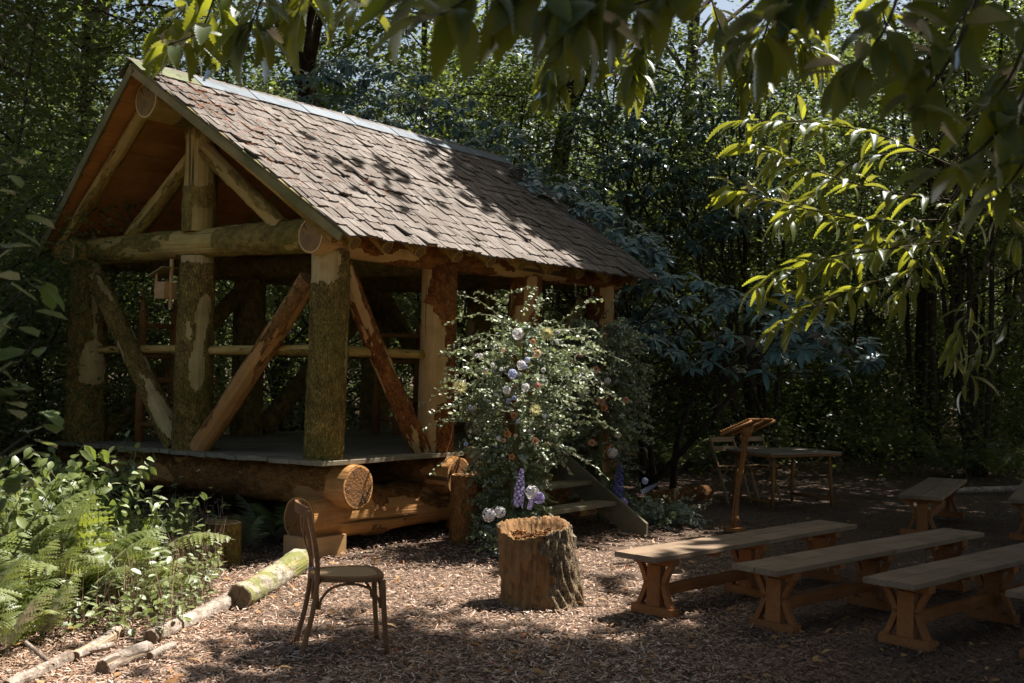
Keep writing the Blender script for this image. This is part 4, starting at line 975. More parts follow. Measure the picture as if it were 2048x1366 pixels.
l1 = low_arrangement((.12, 10.75, 0), .36, .5, 'low clump of round leaves and lilac flower spikes behind the hollow stump', 303, 80)
flower(l1, 'delphinium', M_lilac, 1036, 1012, 10.5, .34, (.07, -.05, 1)); flower(l1, 'delphinium', M_lilac, 1058, 1018, 10.52, .16, (.2, -.1, 1))
for k, m, x, y, s in (('hydrangea', M_white, 1064, 985, .06), ('hydrangea', M_lilac, 1078, 996, .05), ('hydrangea', M_white, 978, 1030, .06), ('hydrangea', M_white, 1000, 1024, .05), ('hydrangea', M_yellow, 1056, 1050, .04)): flower(l1, k, m, x, y, 10.45, s)
l2 = low_arrangement((1.72, 13.25, 0), .42, .5, 'low clump with blue spikes and grey leaves at the foot of the rear stringer', 304, 90)
flower(l2, 'delphinium', M_blue, 1232, 1008, 12.9, .46, (.09, -.05, 1)); flower(l2, 'delphinium', M_paleblue, 1283, 985, 12.95, .2, (.85, -.1, .5))
for k, m, x, y, s in (('hydrangea', M_lilac, 1247, 1006, .05), ('hydrangea', M_paleblue, 1290, 962, .035)): flower(l2, k, m, x, y, 12.75, s)

# ---------------------------------------------------------------- ferns and low plants on the bank
def fern_mesh(seed, nf=8, Lf=.8, dead=False):
    rng = np.random.default_rng(seed); V = []; F = []; T = []; n0 = 0
    for f in range(nf):
        a = 6.283*f/nf+rng.uniform(-.3, .3); el = rng.uniform(.85, 1.4); L = Lf*rng.uniform(.7, 1.2); k = 22
        d = np.array([math.cos(a)*math.cos(el), math.sin(a)*math.cos(el), math.sin(el)]); p = np.zeros(3); P = [p]
        for i in range(k):
            d = unit(d+np.array([math.cos(a)*.01, math.sin(a)*.01, -1.9/k*(.25+i/k)])); p = p+d*L/k; P.append(p)
        P = np.array(P); Tn = unit(np.gradient(P, axis=0)); tint = rng.uniform(0, 1)
        side = unit(np.cross(Tn, [0, 0, 1])); nrm = np.cross(side, Tn)
        # rachis
        for i in range(k): 
            w = .004*(1-i/k)+.0012; V += [P[i]-side[i]*w, P[i]+side[i]*w, P[i+1]+side[i+1]*w, P[i+1]-side[i+1]*w]; F += [(n0, n0+1, n0+2), (n0, n0+2, n0+3)]; T += [tint*.6]*4; n0 += 4
        for i in range(4, k+1):
            fr = (i-4)/(k-4); pl = L*.30*(math.sin(math.pi*(.12+.88*fr))**.7)*(1-.35*fr)+.006
            for sg in (-1, 1):
                dd = unit(side[min(i, k)]*sg+Tn[min(i, k)]*.42-nrm[min(i, k)]*.18+rng.normal(0, .07, 3)); up = unit(nrm[min(i, k)]+rng.normal(0, .12, 3)); b = np.cross(up, dd); nl = 7
                pw = L*.028*(1-.5*fr)
                for j in range(nl):
                    q = (j+.05)/nl; w = pw*(1-q)**.8*2.1+.002; c0 = P[i]+dd*pl*q-up*pl*.25*q*q; c1 = P[i]+dd*pl*(q+.9/nl)-up*pl*.25*(q+.9/nl)**2
                    V += [c0-b*w*.5, c0+dd*pl*.07-b*w, c1, c0+dd*pl*.07+b*w, c0+b*w*.5]; F += [(n0, n0+1, n0+2), (n0, n0+2, n0+4), (n0+4, n0+2, n0+3)]; T += [min(1, max(0, tint+rng.normal(0, .12)))]*5; n0 += 5
    return mesh_np('fern', np.array(V), np.array(F), M_fern, False, {'tint': ('FLOAT', np.array(T))})
FERN = [fern_mesh(400+i, 4+i % 3, .95) for i in range(5)]
def fern(p, s, label, group):
    o = link('fern', random.choice(FERN), None, Matrix.Translation((float(p[0]), float(p[1]), float(p[2]))) @ Matrix.Rotation(random.uniform(0, 6.28), 4, 'Z') @ Matrix.Scale(s, 4)); return tag(o, label, 'fern', group)
bank = [(310, 1150, .75), (370, 1140, .7), (250, 1175, .8), (180, 1190, .85), (100, 1180, .9), (40, 1220, .95), (330, 1090, .85), (230, 1110, .9), (140, 1100, 1.0), (60, 1110, 1.0), (10, 1150, 1.1), (380, 1095, .7), (300, 1060, 1.0), (190, 1060, 1.0), (90, 1050, 1.1), (0, 1060, 1.1), (250, 1030, 1.0), (130, 1020, 1.1), (30, 1010, 1.1), (340, 1035, .8), (60, 985, 1.1), (170, 990, 1.0), (-40, 1120, 1.1), (-60, 1030, 1.1), (400, 1125, .6), (210, 1145, .8), (20, 1290, .9), (80, 1265, .85), (-50, 1240, 1.0), (130, 1245, .7)]
bank = []
while len(bank) < 54:
    y = random.uniform(6.6, 10.2); edge = -2.25-.02*(y-7)-(.55 if y < 8 else .25); x = edge-random.random()**1.2*(2.6 if y > 7.6 else 1.6)
    if (np.array([x-CX, y-CY])@VD[:2]) < -.25 and all(math.hypot(x-a, y-b) > .23 for a, b, c in bank): bank.append((x, y, min(1.15, .6+.5*(edge-x))))
for x, y, s in bank: fern((x, y, -.02), s*random.uniform(.6, 1.05)*(1.0+.12*min(1, max(0, (-3.0-x)))), 'sunlit bracken fern on the bank beside the log base', 'bracken ferns on the sunlit bank')
for x, y, s in ((520, 1085, .55), (555, 1090, .6), (490, 1100, .5), (575, 1080, .55)): fern(on_z(x, y), s, 'small dark fern in the shade under the deck edge', 'ferns under the deck edge')
for x, y, s in ((1570, 905, 1.2), (1610, 900, 1.3), (1650, 905, 1.2), (1690, 900, 1.3), (1540, 915, 1.2), (1730, 910, 1.2), (1940, 950, 1.0), (1990, 955, 1.0), (1880, 945, .9), (2040, 950, 1.0), (1400, 940, 1.1), (1350, 950, 1.0), (1450, 930, 1.1), (1780, 920, 1.2)):
    fern(on_z(x, y), s, 'fern at the wood edge beyond the benches and table', 'ferns at the wood edge')
# bramble and nettle leaves between the ferns, trailing growth nobody could count
n = 7000; yb = RNG.uniform(7.2, 13.5, n); xl = -.30*yb-.2+ .0; xb = xl-RNG.exponential(1.0, n)+.55+.12*(yb-8)*(yb > 8); 
uvb = (np.stack([xb, yb], -1)-np.array([CX, CY])); vv = uvb@VD[:2]; keep = vv < -.15-.0*xb; xb, yb = xb[keep], yb[keep]; n = len(xb)
line = -2.05-.06*(yb-7); keep = xb < line; xb, yb = xb[keep], yb[keep]; n = len(xb)
zb = RNG.gamma(2, .075, n); a = RNG.uniform(0, 6.28, n)
me = leaf_mesh('bank_undergrowth', 'oval', M_bramble, np.stack([xb, yb, zb], -1), np.stack([np.cos(a), np.sin(a), RNG.normal(-.1, .3, n)], -1), np.stack([RNG.normal(0, .4, n), RNG.normal(0, .4, n), np.ones(n)], -1), RNG.uniform(.03, .10, n), RNG.uniform(.022, .055, n), RNG.random(n))
tag(link('bank_undergrowth', me), 'bramble and nettle leaves tangled between the ferns', None, None, 'stuff')
m = 1600; k = RNG.integers(0, n, m); P0 = np.stack([xb[k], yb[k], np.zeros(m)], -1); hh = RNG.uniform(.08, .5, m)
P = P0+np.stack([np.zeros(m), np.zeros(m), hh/2], -1); ax = unit(np.stack([RNG.normal(0, .2, m), RNG.normal(0, .2, m), np.ones(m)], -1)); nr = unit(np.cross(ax, RNG.normal(0, 1, (m, 3))))
tag(link('bank_stalks', blades('bank_stalks', P, ax, nr, hh, np.full(m, .005), M_chip, RNG.uniform(.3, .75, m))), 'dry brown stalks standing between the ferns', None, None, 'stuff')

def leafy_plant_mesh(seed):
    rng = np.random.default_rng(seed); L = Leaves(); mb = MB()
    for k in range(9):
        a = rng.uniform(0, 6.28); d = np.array([math.cos(a)*.35, math.sin(a)*.35, 1.0]); spray(L, mb, np.array([math.cos(a), math.sin(a), 0])*.06, d, rng.uniform(.5, .95), .35, 22, .075, .04, rng)
    return L.mesh('plant_leaves', 'lance', M_bramble), mb.mesh('plant_stems', M_stem)
PLANT = [leafy_plant_mesh(470+i) for i in range(3)]
for k in range(26):
    y = random.uniform(6.9, 10.2); x = -2.7-random.random()*2.0-(.3 if y < 8 else 0)
    if (np.array([x-CX, y-CY])@VD[:2]) > -.3: continue
    t = thing('leafy_plant', (x, y, 0), 'tall leafy plant growing up between the bracken ferns', 'plant', 'leafy plants on the fern bank', random.uniform(0, 6.28)); s = random.uniform(.75, 1.05)+(.4 if x < -3.3 else 0); t.scale = (s, s, s)
    q = PLANT[k % 3]; link_local('leaf_mass', q[0], t)['kind'] = 'stuff'; link_local('stem_cluster', q[1], t)

# ---------------------------------------------------------------- where the sun reaches: gaps in the canopy
def inside(poly, P):
    x, y = P[:, 0], P[:, 1]; c = np.zeros(len(P), bool); n = len(poly)
    for i in range(n):
        x1, y1 = poly[i]; x2, y2 = poly[i-1]; c ^= ((y1 > y) != (y2 > y)) & (x < (x2-x1)*(y-y1)/(y2-y1+1e-12)+x1)
    return c
lit = []
def lit_ground(poly, z, d=.22):
    W3 = np.array([on_z(x, y, z)[:2] for x, y in poly]); lo, hi = W3.min(0), W3.max(0)
    g = np.stack(np.meshgrid(np.arange(lo[0], hi[0]+d, d), np.arange(lo[1], hi[1]+d, d), indexing='ij'), -1).reshape(-1, 2)
    g = g[inside(W3.tolist(), g)]; lit.append(np.column_stack([g, np.full(len(g), z)]))
lit_ground([(590, 1112), (720, 1112), (880, 1135), (985, 1105), (1005, 1215), (900, 1222), (760, 1240), (560, 1225), (440, 1250), (420, 1225), (480, 1180)], 0)
lit_ground([(1150, 1090), (1240, 1085), (1290, 1130), (1262, 1225), (1190, 1262), (1080, 1268), (1000, 1262), (1130, 1225), (1160, 1170)], 0)
lit_ground([(1290, 1066), (1440, 1056), (1450, 1066), (1300, 1085)], 0, .18)
lit_ground([(1240, 1120), (1340, 1085), (1420, 1075), (1330, 1112)], .46, .2)
lit_ground([(60, 930), (380, 1000), (430, 1100), (400, 1180), (290, 1270), (200, 1260), (90, 1180), (0, 1080), (0, 960)], .45, .25)
lit_ground([(200, 1190), (400, 1150), (560, 1120), (600, 1130), (440, 1240), (300, 1280)], .05, .22)
for s in np.arange(.08, 1.0, .075):
    for v in np.arange(-.5, 4.5, .2):
        far = np.interp(s, [0, .08, .2, .3, .5, .7, .85, 1.0], [1.5, 1.4, .9, 1.15, 1.7, 2.5, 3.2, 3.3])
        if v < far: lit.append(roof(0, s, v)[None])
for v in np.arange(.3, 3.4, .2): lit.append(roof(0, .03, v)[None])
for x, y, Y in ((1060, 600, 11.2), (1040, 650, 11.1), (1000, 690, 11.1), (960, 700, 11.1), (1080, 690, 11.0), (1050, 740, 11.0), (1110, 720, 11.1), (960, 760, 11.1), (1010, 780, 10.9), (1150, 740, 11.1), (1070, 800, 10.9), (1100, 650, 11), (1000, 640, 11.1), (920, 740, 11.1), (1030, 820, 10.8), (980, 820, 11), (1130, 700, 11)): lit.append(at(x, y, Y)[None])
for x, y, Y in ((1480, 245, 6.3), (1560, 260, 6.4), (1640, 260, 6.4), (1500, 300, 6.3), (1490, 390, 6.3), (1540, 420, 6.3), (1600, 430, 6.4), (1680, 420, 6.4), (1560, 480, 6.3), (1700, 330, 6.5), (1780, 330, 6.6), (1270, 60, 5), (1260, 130, 5), (1300, 120, 5), (1120, 60, 5), (1140, 130, 5), (1500, 100, 5), (1510, 160, 5), (1620, 60, 5.2), (1640, 30, 5.2), (950, 285, 3.2), (340, 110, 4.5), (400, 100, 4.5), (430, 60, 4.5), (1100, 100, 5)): lit.append(at(x, y, Y)[None])
for x in range(1450, 1820, 60):
    for y in range(240, 620, 60): lit.append(at(x, y, 6.4)[None])
for x in range(1380, 1800, 70):
    for y, Y in ((780, 25), (850, 24), (870, 27), (800, 29), (940, 19)): lit.append(at(x, y, Y)[None]*1.0)
LIT = np.concatenate(lit); LITM = np.where((LIT[:, 2] > 1.2), .28, np.where((LIT[:, 2] > .4) & (LIT[:, 0] > .3), .12, .04))
def sun_gap(C):
    """distance of each clump's shadow line from the nearest place the sun reaches"""
    out = np.full(len(C), 9.)
    for a in range(0, len(C), 2000):
        d = LIT[None]-C[a:a+2000, None]; al = d@SUN; pd = np.sqrt(np.maximum(0, (d*d).sum(-1)-al*al)); pd = pd-LITM; pd[al > 0] = 9.; out[a:a+2000] = pd.min(1)
    return out

# ---------------------------------------------------------------- overstorey trees: mostly out of view, crown clumps laid out to shade the clearing
def trunk_tubes(mb, base, top, r, rng, n=8, lean=.03):
    P = [base]; 
    for f in np.linspace(0, 1, n)[1:]: P.append(base+(top-base)*f+np.array([rng.normal(0, lean), rng.normal(0, lean), 0])*np.linalg.norm(top-base)*.3)
    P = smooth_path(P, 3); rr = np.interp(np.linspace(0, 1, len(P)), [0, .04, .12, 1], [r*1.5, r*1.15, r, r*.45]); mb.tube(P, rr, 12); return P
OT = [('chestnut', (3.55, 4.6), .2), ('chestnut', (-3.6, -1.2), .24), ('oak', (8.6, 10.2), .22), ('oak', (13, 18), .25), ('oak', (-12, 17), .25), ('oak', (-4.3, 22), .2), ('oak', (1.0, 24), .24), ('oak', (9.6, 26.5), .24), ('oak', (16, 27), .25), ('oak', (21, 14), .25), ('oak', (5, -4.5), .25), ('oak', (-11, 29), .25), ('oak', (14, 6), .25), ('oak', (4.5, 31), .22), ('oak', (23, 34), .22)]
OTL = ['chestnut tree standing beside the benches, its leafy limbs hanging over them', 'chestnut tree standing behind the viewer, its leaves dangling along the top edge'] + ['tall tree whose crown roofs the clearing and throws the shade']*13
NC = 13500
cx_ = RNG.uniform(-13, 28, NC); cy_ = RNG.uniform(-5, 40, NC); cz_ = np.maximum(8.2, 3.2+.345*cy_)+RNG.random(NC)**1.3*4.5
C = np.stack([cx_, cy_, cz_], -1); xe = RNG.uniform(3, 17, 3200); ye = RNG.uniform(5, 17.5, 3200); C2 = np.stack([xe, ye, np.maximum(8.2, 3.2+.345*ye)+RNG.random(3200)*4], -1); C = C[RNG.random(NC) < np.interp(cy_, [18, 22], [1, .25])]; C = np.concatenate([C, C2]); g = sun_gap(C)  # second batch: extra unseen clumps added to deepen shade on the right
C = C[((g > .58+RNG.random(len(C))*.15) | (RNG.random(len(C)) < .003)) & ~((C[:, 0] < -.8) & (C[:, 1] < 8)) & ~((C[:, 0] < -6) & (C[:, 1] < 13))]  # clumps left out along sun lines and at rear left to admit light
own = np.argmin(np.stack([np.hypot(C[:, 0]-t[1][0], C[:, 1]-t[1][1]) for t in OT], -1), -1)
OTREE = []
for i, (kind, (x, y), r) in enumerate(OT):
    rng = np.random.default_rng(600+i); t = thing('overstorey_tree' if kind == 'oak' else 'chestnut_tree', (x, y, 0), OTL[i], 'tree', 'tall trees around the clearing' if kind == 'oak' else None)
    OTREE.append(t); b = np.array([x, y, -.1]); c = C[own == i]; mb = MB()
    topz = (c[:, 2].mean() if len(c) else 10)+1; tp = trunk_tubes(mb, b, np.array([x+rng.normal(0, .3), y+rng.normal(0, .3), topz]), r, rng)
    link('trunk', mb.mesh('trunk', M_trunk, True), t)
    mb = MB(); sel = rng.choice(len(c), min(len(c), 26), replace=False) if len(c) else []
    for q in c[sel]:
        h0 = rng.uniform(.55, .95); s = tp[int(h0*(len(tp)-1))]; mid = (s+q)/2+np.array([0, 0, .5]); d = np.linalg.norm(q-s)
        gm = sun_gap(np.array([mid, s*.3+q*.7, q]))
        if gm.min() < .0: continue
        mb.tube(smooth_path([s, mid, q], 4), np.linspace(.028*min(2, d**.5*.8)+.01, .01, 9), 6, 0, False)
    if mb.n: link('limbs', mb.mesh('limbs', M_trunk, True), t)
    if len(c):
        nl = 24; P = np.repeat(c, nl, 0)+RNG.normal(0, 1, (len(c)*nl, 3))*np.array([.34, .34, .16]); N = len(P); a = RNG.uniform(0, 6.28, N)
        me = leaf_mesh('crown', 'diamond', M_canopy, P, np.stack([np.cos(a), np.sin(a), RNG.normal(-.2, .3, N)], -1), np.stack([RNG.normal(0, .45, N), RNG.normal(0, .45, N), np.ones(N)], -1), RNG.uniform(.24, .40, N), RNG.uniform(.16, .24, N), RNG.random(N))
        link('crown', me, t)

# ---------------------------------------------------------------- woodland behind: single and coppiced trees
def crown_clumps(rng, n, R, z0, z1):
    P = []
    while len(P) < n:
        q = rng.uniform(-1, 1, 3); d = np.linalg.norm(q)
        if d < 1 and rng.random() < .25+.75*d: P.append(q)
    P = np.array(P); return P*np.array([R, R, (z1-z0)/2])+np.array([0, 0, (z0+z1)/2])
def crown_mesh(seed, n, R, z0, z1, nl, ls, mat, spread=(.42, .42, .13)):
    rng = np.random.default_rng(seed); c = crown_clumps(rng, n, R, z0, z1); sz = rng.uniform(.6, 1.25, n)
    P = np.repeat(c, nl, 0)+rng.normal(0, 1, (n*nl, 3))*np.array(spread)*np.repeat(sz, nl)[:, None]; N = len(P); a = rng.uniform(0, 6.28, N)
    P[:, 2] = np.maximum(P[:, 2], .08)
    s = rng.uniform(.7, 1.3, N)*ls
    me = leaf_mesh('crown', 'diamond', mat, P, np.stack([np.cos(a), np.sin(a), rng.normal(-.25, .35, N)], -1), np.stack([rng.normal(0, .5, N), rng.normal(0, .5, N), np.ones(N)], -1), s, s*rng.uniform(.5, .7, N), np.clip(np.repeat(rng.random(n), nl)*.7+rng.normal(.15, .15, N), 0, 1))
    return me, c
def wood_mesh(seed, c, stems, r, zt, R):
    rng = np.random.default_rng(seed); mb = MB(); SP = []
    for k in range(stems):
        a = rng.uniform(0, 6.28); b = np.array([math.cos(a), math.sin(a), 0])*(.18 if stems > 1 else 0); out = rng.uniform(.25, .7)*R if stems > 1 else rng.normal(0, .2)
        P = [b+np.array([0, 0, -.1]), b*1.6+np.array([math.cos(a), math.sin(a), 0])*out*.2+np.array([0, 0, zt*.3]), np.array([math.cos(a)*out*.6, math.sin(a)*out*.6, zt*.65])+rng.normal(0, .12, 3), np.array([math.cos(a)*out, math.sin(a)*out, zt])]
        P = smooth_path(P, 5); rr = r*rng.uniform(.6, 1.1)*(.8 if stems > 1 else 1); mb.tube(P, np.linspace(rr, rr*.35, len(P)), 8); SP.append(P)
    for q in c[rng.choice(len(c), min(len(c), 46), replace=False)]:
        P = SP[rng.integers(len(SP))]; i = int(np.clip(np.searchsorted(P[:, 2], q[2]-rng.uniform(.3, 1.5)), 1, len(P)-1)); s = P[i]
        mb.tube(smooth_path([s, (s+q)/2+rng.normal(0, .12, 3)+np.array([0, 0, .15]), q], 3), np.linspace(.022, .005, 7), 5, 0, False)
    return mb.mesh('trunk', M_trunk, True)
TV = []
for i, (n, R, z0, z1, nl, ls, stems, r, zt) in enumerate(((170, 2.9, 1.0, 12.5, 60, .16, 1, .17, 11), (220, 2.6, .4, 10, 60, .12, 5, .075, 8.5), (230, 2.5, .3, 8.5, 60, .10, 6, .05, 7.2), (170, 2.9, 1.6, 13, 60, .14, 1, .14, 12), (280, 2.4, .2, 6.0, 66, .09, 5, .04, 5), (190, 1.7, .1, 3.2, 66, .085, 6, .02, 2.4), (150, 2.7, 3.4, 10.5, 60, .12, 8, .075, 9.0))):
    me, c = crown_mesh(700+i, n, R, z0, z1, nl, ls, M_wood_leaf); TV.append((me, wood_mesh(720+i, c, stems, r, zt, R)))
def wood_tree(x, y, v, s, label, group, name):
    t = thing(name, (x, y, -.05), label, 'tree', group, random.uniform(0, 6.28)); t.scale = (s, s, s*random.uniform(.92, 1.1))
    link_local('trunk', TV[v][1], t); link_local('crown', TV[v][0], t); return t
placed = []
def free(x, y, d):
    for a, b in placed:
        if math.hypot(a-x, b-y) < d: return False
    u, v = (np.array([x-CX, y-CY])@UD[:2], np.array([x-CX, y-CY])@VD[:2])
    return not (-1.5 < u < 6.2 and -1 < v < 7.0)
def wt(x, y, v, s=1.0, own=None):
    placed.append((x, y)); w = math.atan2(x, y)
    lab = ('slender tree in the dim wood behind the shelter', 'trees in the wood behind the shelter') if w < .03 else ('tree in the dark thicket beyond the benches and table', 'trees in the thicket beyond the benches')
    if v == 5: lab = (lab[0].replace('slender tree', 'leafy bush').replace('tree in the dark', 'leafy bush in the dark'), lab[1].replace('trees', 'bushes'))
    if v in (1, 2, 4, 6): lab = (lab[0].replace('slender tree', 'many-stemmed coppiced tree').replace('tree in the dark', 'many-stemmed coppiced tree in the dark'), lab[1])
    if own: lab = (own, lab[1])
    wood_tree(x, y, v, s, lab[0], lab[1], 'woodland_tree' if v in (0, 3) else 'woodland_bush' if v == 5 else 'coppiced_tree')
OWN = {1850: 'thick dark coppice stool fanning up behind the end-on bench', 1690: 'coppice stool of thin stems behind the table corner', 1495: 'many-stemmed tree directly behind the lectern desk', 1600: 'slim-stemmed tree rising behind the middle of the table', 1395: 'leaning coppiced tree between the rear flower column and the lectern', 1960: 'coppice stool behind the half-hidden end-on bench', 1280: 'leafy coppiced tree just beyond the rear flower column'}
wt(8.5, 20.9, 6, .95, 'dark many-stemmed tree standing before the thicket, past the aisle bench'); wt(10.1, 20.0, 6, .9, 'dark many-stemmed tree at the picture edge before the thicket'); wt(4.6, 21.0, 6, .8, 'slim dark-stemmed tree standing before the thicket behind the folding chairs')
for px, py, v, s in ((1850, 912, 6, 1.05), (1690, 885, 6, 1.0), (1495, 868, 6, .9), (1600, 862, 2, .9), (1730, 872, 3, 1), (1395, 872, 1, .9), (1960, 915, 6, 1.05), (2040, 905, 1, 1), (1280, 862, 2, .95), (1550, 855, 3, 1), (1640, 848, 1, 1), (1800, 868, 2, 1.1)):
    p = on_z(px, py); wt(p[0], p[1], v, s, OWN.get(px))
for x, y, v, s in ((11, 23.5, 5, .9), (8.2, 27, 5, .8), (6.4, 25.6, 5, .8), (3.2, 22, 5, .7), (4.9, 28.6, 5, 1.0), (10.4, 29, 5, 1.0), (12.6, 27.5, 5, 1.0), (14, 31, 5, 1.2), (7.5, 32, 5, 1.2), (-7.2, 13.8, 5, .9), (-9, 15.2, 5, 1.0), (-6.2, 17.6, 5, 1.0), (-2.1, 27, 3, 1.0), (-4.2, 25, 0, 1), (-7.6, 15.5, 2, 1.0), (-9.5, 18.5, 1, 1), (-6.6, 19.5, 2, 1), (-8.4, 22.5, 0, 1), (-11, 24, 1, 1), (-3.6, 20.0, 4, 1.0), (-1.0, 21.0, 2, .9), (1.6, 21.5, 1, .95), (3.6, 22.5, 2, 1), (-5.8, 13.6, 4, .8), (-6.8, 11.6, 4, .75), (-5.2, 29, 1, 1), (-8, 32, 0, 1), (-12.5, 33, 0, 1), (0.3, 30, 1, 1.1), (2.6, 34, 3, 1), (5.4, 27.5, 4, 1.2), (11.5, 22, 1, 1), (13, 30, 3, 1), (10.6, 33, 2, 1.1), (15.5, 36, 0, 1), (6.3, 37, 0, 1), (-2.6, 37, 0, 1), (18, 30, 1, 1), (-15.5, 27, 2, 1.1), (-14, 38, 3, 1)): wt(x, y, v, s)
k = 0
while k < 20:
    y = random.uniform(30, 47); x = random.uniform(-.55, .58)*y
    if free(x, y, 2.6): wt(x, y, random.choice((0, 1, 2, 3, 1)), random.uniform(.9, 1.2)); k += 1
# far wood closing the view: one mass
nf = 1500; yy = RNG.uniform(46, 66, nf); xx = RNG.uniform(-.62, .64, nf)*yy; zz = RNG.uniform(.2, 16, nf)*(.4+.6*RNG.random(nf)); cf = np.stack([xx, yy, zz], -1); nl = 46
P = np.repeat(cf, nl, 0)+RNG.normal(0, 1, (nf*nl, 3))*np.array([.9, .9, .4]); N = len(P); a = RNG.uniform(0, 6.28, N); s = RNG.uniform(.18, .34, N); P[:, 2] = np.maximum(P[:, 2], .05)
tag(link('far_wood', leaf_mesh('far_wood', 'diamond', M_wood_leaf, P, np.stack([np.cos(a), np.sin(a), RNG.normal(-.2, .4, N)], -1), np.stack([RNG.normal(0, .5, N), RNG.normal(0, .5, N), np.ones(N)], -1), s, s*.6, RNG.random(N))), 'distant woodland foliage closing the view between the trunks', None, None, 'stuff')
# low scrub under the trees
ns = 1500; yy = RNG.uniform(18.5, 44, ns); xx = RNG.uniform(-.55, .58, ns)*yy; cf = np.stack([xx, yy, RNG.gamma(2, .34, ns)+.08], -1); nl = 60
uu = (cf[:, :2]-np.array([CX, CY]))@UD[:2]; v2 = (cf[:, :2]-np.array([CX, CY]))@VD[:2]; cf = cf[~((uu > -1) & (uu < 5.5) & (v2 < 6))]; ns = len(cf)
P = np.repeat(cf, nl, 0)+RNG.normal(0, 1, (ns*nl, 3))*np.array([.5, .5, .2]); N = len(P); a = RNG.uniform(0, 6.28, N); s = RNG.uniform(.06, .12, N); P[:, 2] = np.maximum(P[:, 2], .04)
tag(link('scrub', leaf_mesh('scrub', 'diamond', M_wood_leaf, P, np.stack([np.cos(a), np.sin(a), RNG.normal(-.1, .4, N)], -1), np.stack([RNG.normal(0, .5, N), RNG.normal(0, .5, N), np.ones(N)], -1), s, s*.6, RNG.random(N))), 'low leafy scrub covering the floor under the trees', None, None, 'stuff')

# ---------------------------------------------------------------- rhododendrons
def rhodo(name, base, centres, label, seed, leaf=.19, nleaf=9, nb=60):
    rng = np.random.default_rng(seed); t = thing(name, base, label, 'shrub'); L = Leaves(); mb = MB(); b = np.array(base, float)
    for c in centres:
        ax = unit(np.array([rng.normal(0, .35), rng.normal(-.35, .3), 1.])); e = unit(np.cross(ax, rng.normal(0, 1, 3))); g = np.cross(ax, e); tt = rng.random(); n = rng.integers(nleaf-3, nleaf+3); lf = leaf*rng.uniform(.8, 1.25)
        for k in range(n):
            a = 6.283*k/n+rng.uniform(-.3, .3); d = e*math.cos(a)+g*math.sin(a); x = unit(d+ax*rng.uniform(-.45, .35)+np.array([0, 0, -.2])); L.add(c+x*.01, x, ax+d*.3, lf*rng.uniform(.75, 1.15), lf*rng.uniform(.28, .36), np.clip(tt+rng.normal(0, .2), 0, 1))
    link('foliage', L.mesh('foliage', 'lance', M_rhodo), t)
    stems = []
    for k in range(5):
        q = centres[rng.integers(len(centres))]; P = smooth_path([b+rng.normal(0, .15, 3)*np.array([1, 1, 0]), b*.55+q*.45+np.array([0, 0, -.15])+rng.normal(0, .12, 3), q-np.array([0, 0, .2])], 6); mb.tube(P, np.linspace(.055, .015, len(P)), 8, 0, False); stems.append(P)
    for q in centres[rng.choice(len(centres), min(nb, len(centres)), replace=False)]:
        P = stems[rng.integers(len(stems))]; dd = np.linalg.norm(P-q, axis=1); s = P[max(0, int(dd.argmin())-2)]; mb.tube(smooth_path([s, (s+q)/2+rng.normal(0, .08, 3), q], 3), np.linspace(.012, .004, 7), 5, 0, False)
    link('branches', mb.mesh('branches', M_trunk, True), t)
rng = np.random.default_rng(88)
def cloud(n, poly, y0, y1):
    P = np.array(poly, float); lo, hi = P.min(0), P.max(0); out = []
    while len(out) < n:
        q = rng.uniform(lo, hi)
        if inside(poly, q[None])[0]: out.append(at(q[0], q[1], rng.uniform(y0, y1)))
    return np.array(out)
rhodo('rhododendron', (-.3, 17.6, 0), cloud(300, [(540, 150), (700, 110), (860, 150), (1010, 240), (1130, 330), (1250, 430), (1340, 480), (1330, 600), (1180, 520), (900, 330), (640, 230)], 16.6, 18.4), 'dark rhododendron rising behind the shelter ridge with drooping leaf whorls', 801)
rhodo('rhododendron', (2.2, 16.8, 0), np.concatenate([cloud(130, [(1200, 560), (1330, 540), (1480, 580), (1600, 590), (1760, 690), (1740, 745), (1560, 740), (1420, 760), (1300, 700), (1210, 640)], 14.6, 16.2), cloud(70, [(1030, 330), (1180, 400), (1330, 500), (1330, 580), (1200, 520), (1060, 420)], 14.9, 16)]), 'blue-green rhododendron overhanging the space behind the flower columns', 802, .21)
rhodo('rhododendron', (4.6, 21, 0), cloud(260, [(1120, 180), (1500, 150), (1560, 420), (1380, 520), (1180, 380)], 19, 21.5), 'tall rhododendron thicket in shade beyond the roof corner', 803, .22)

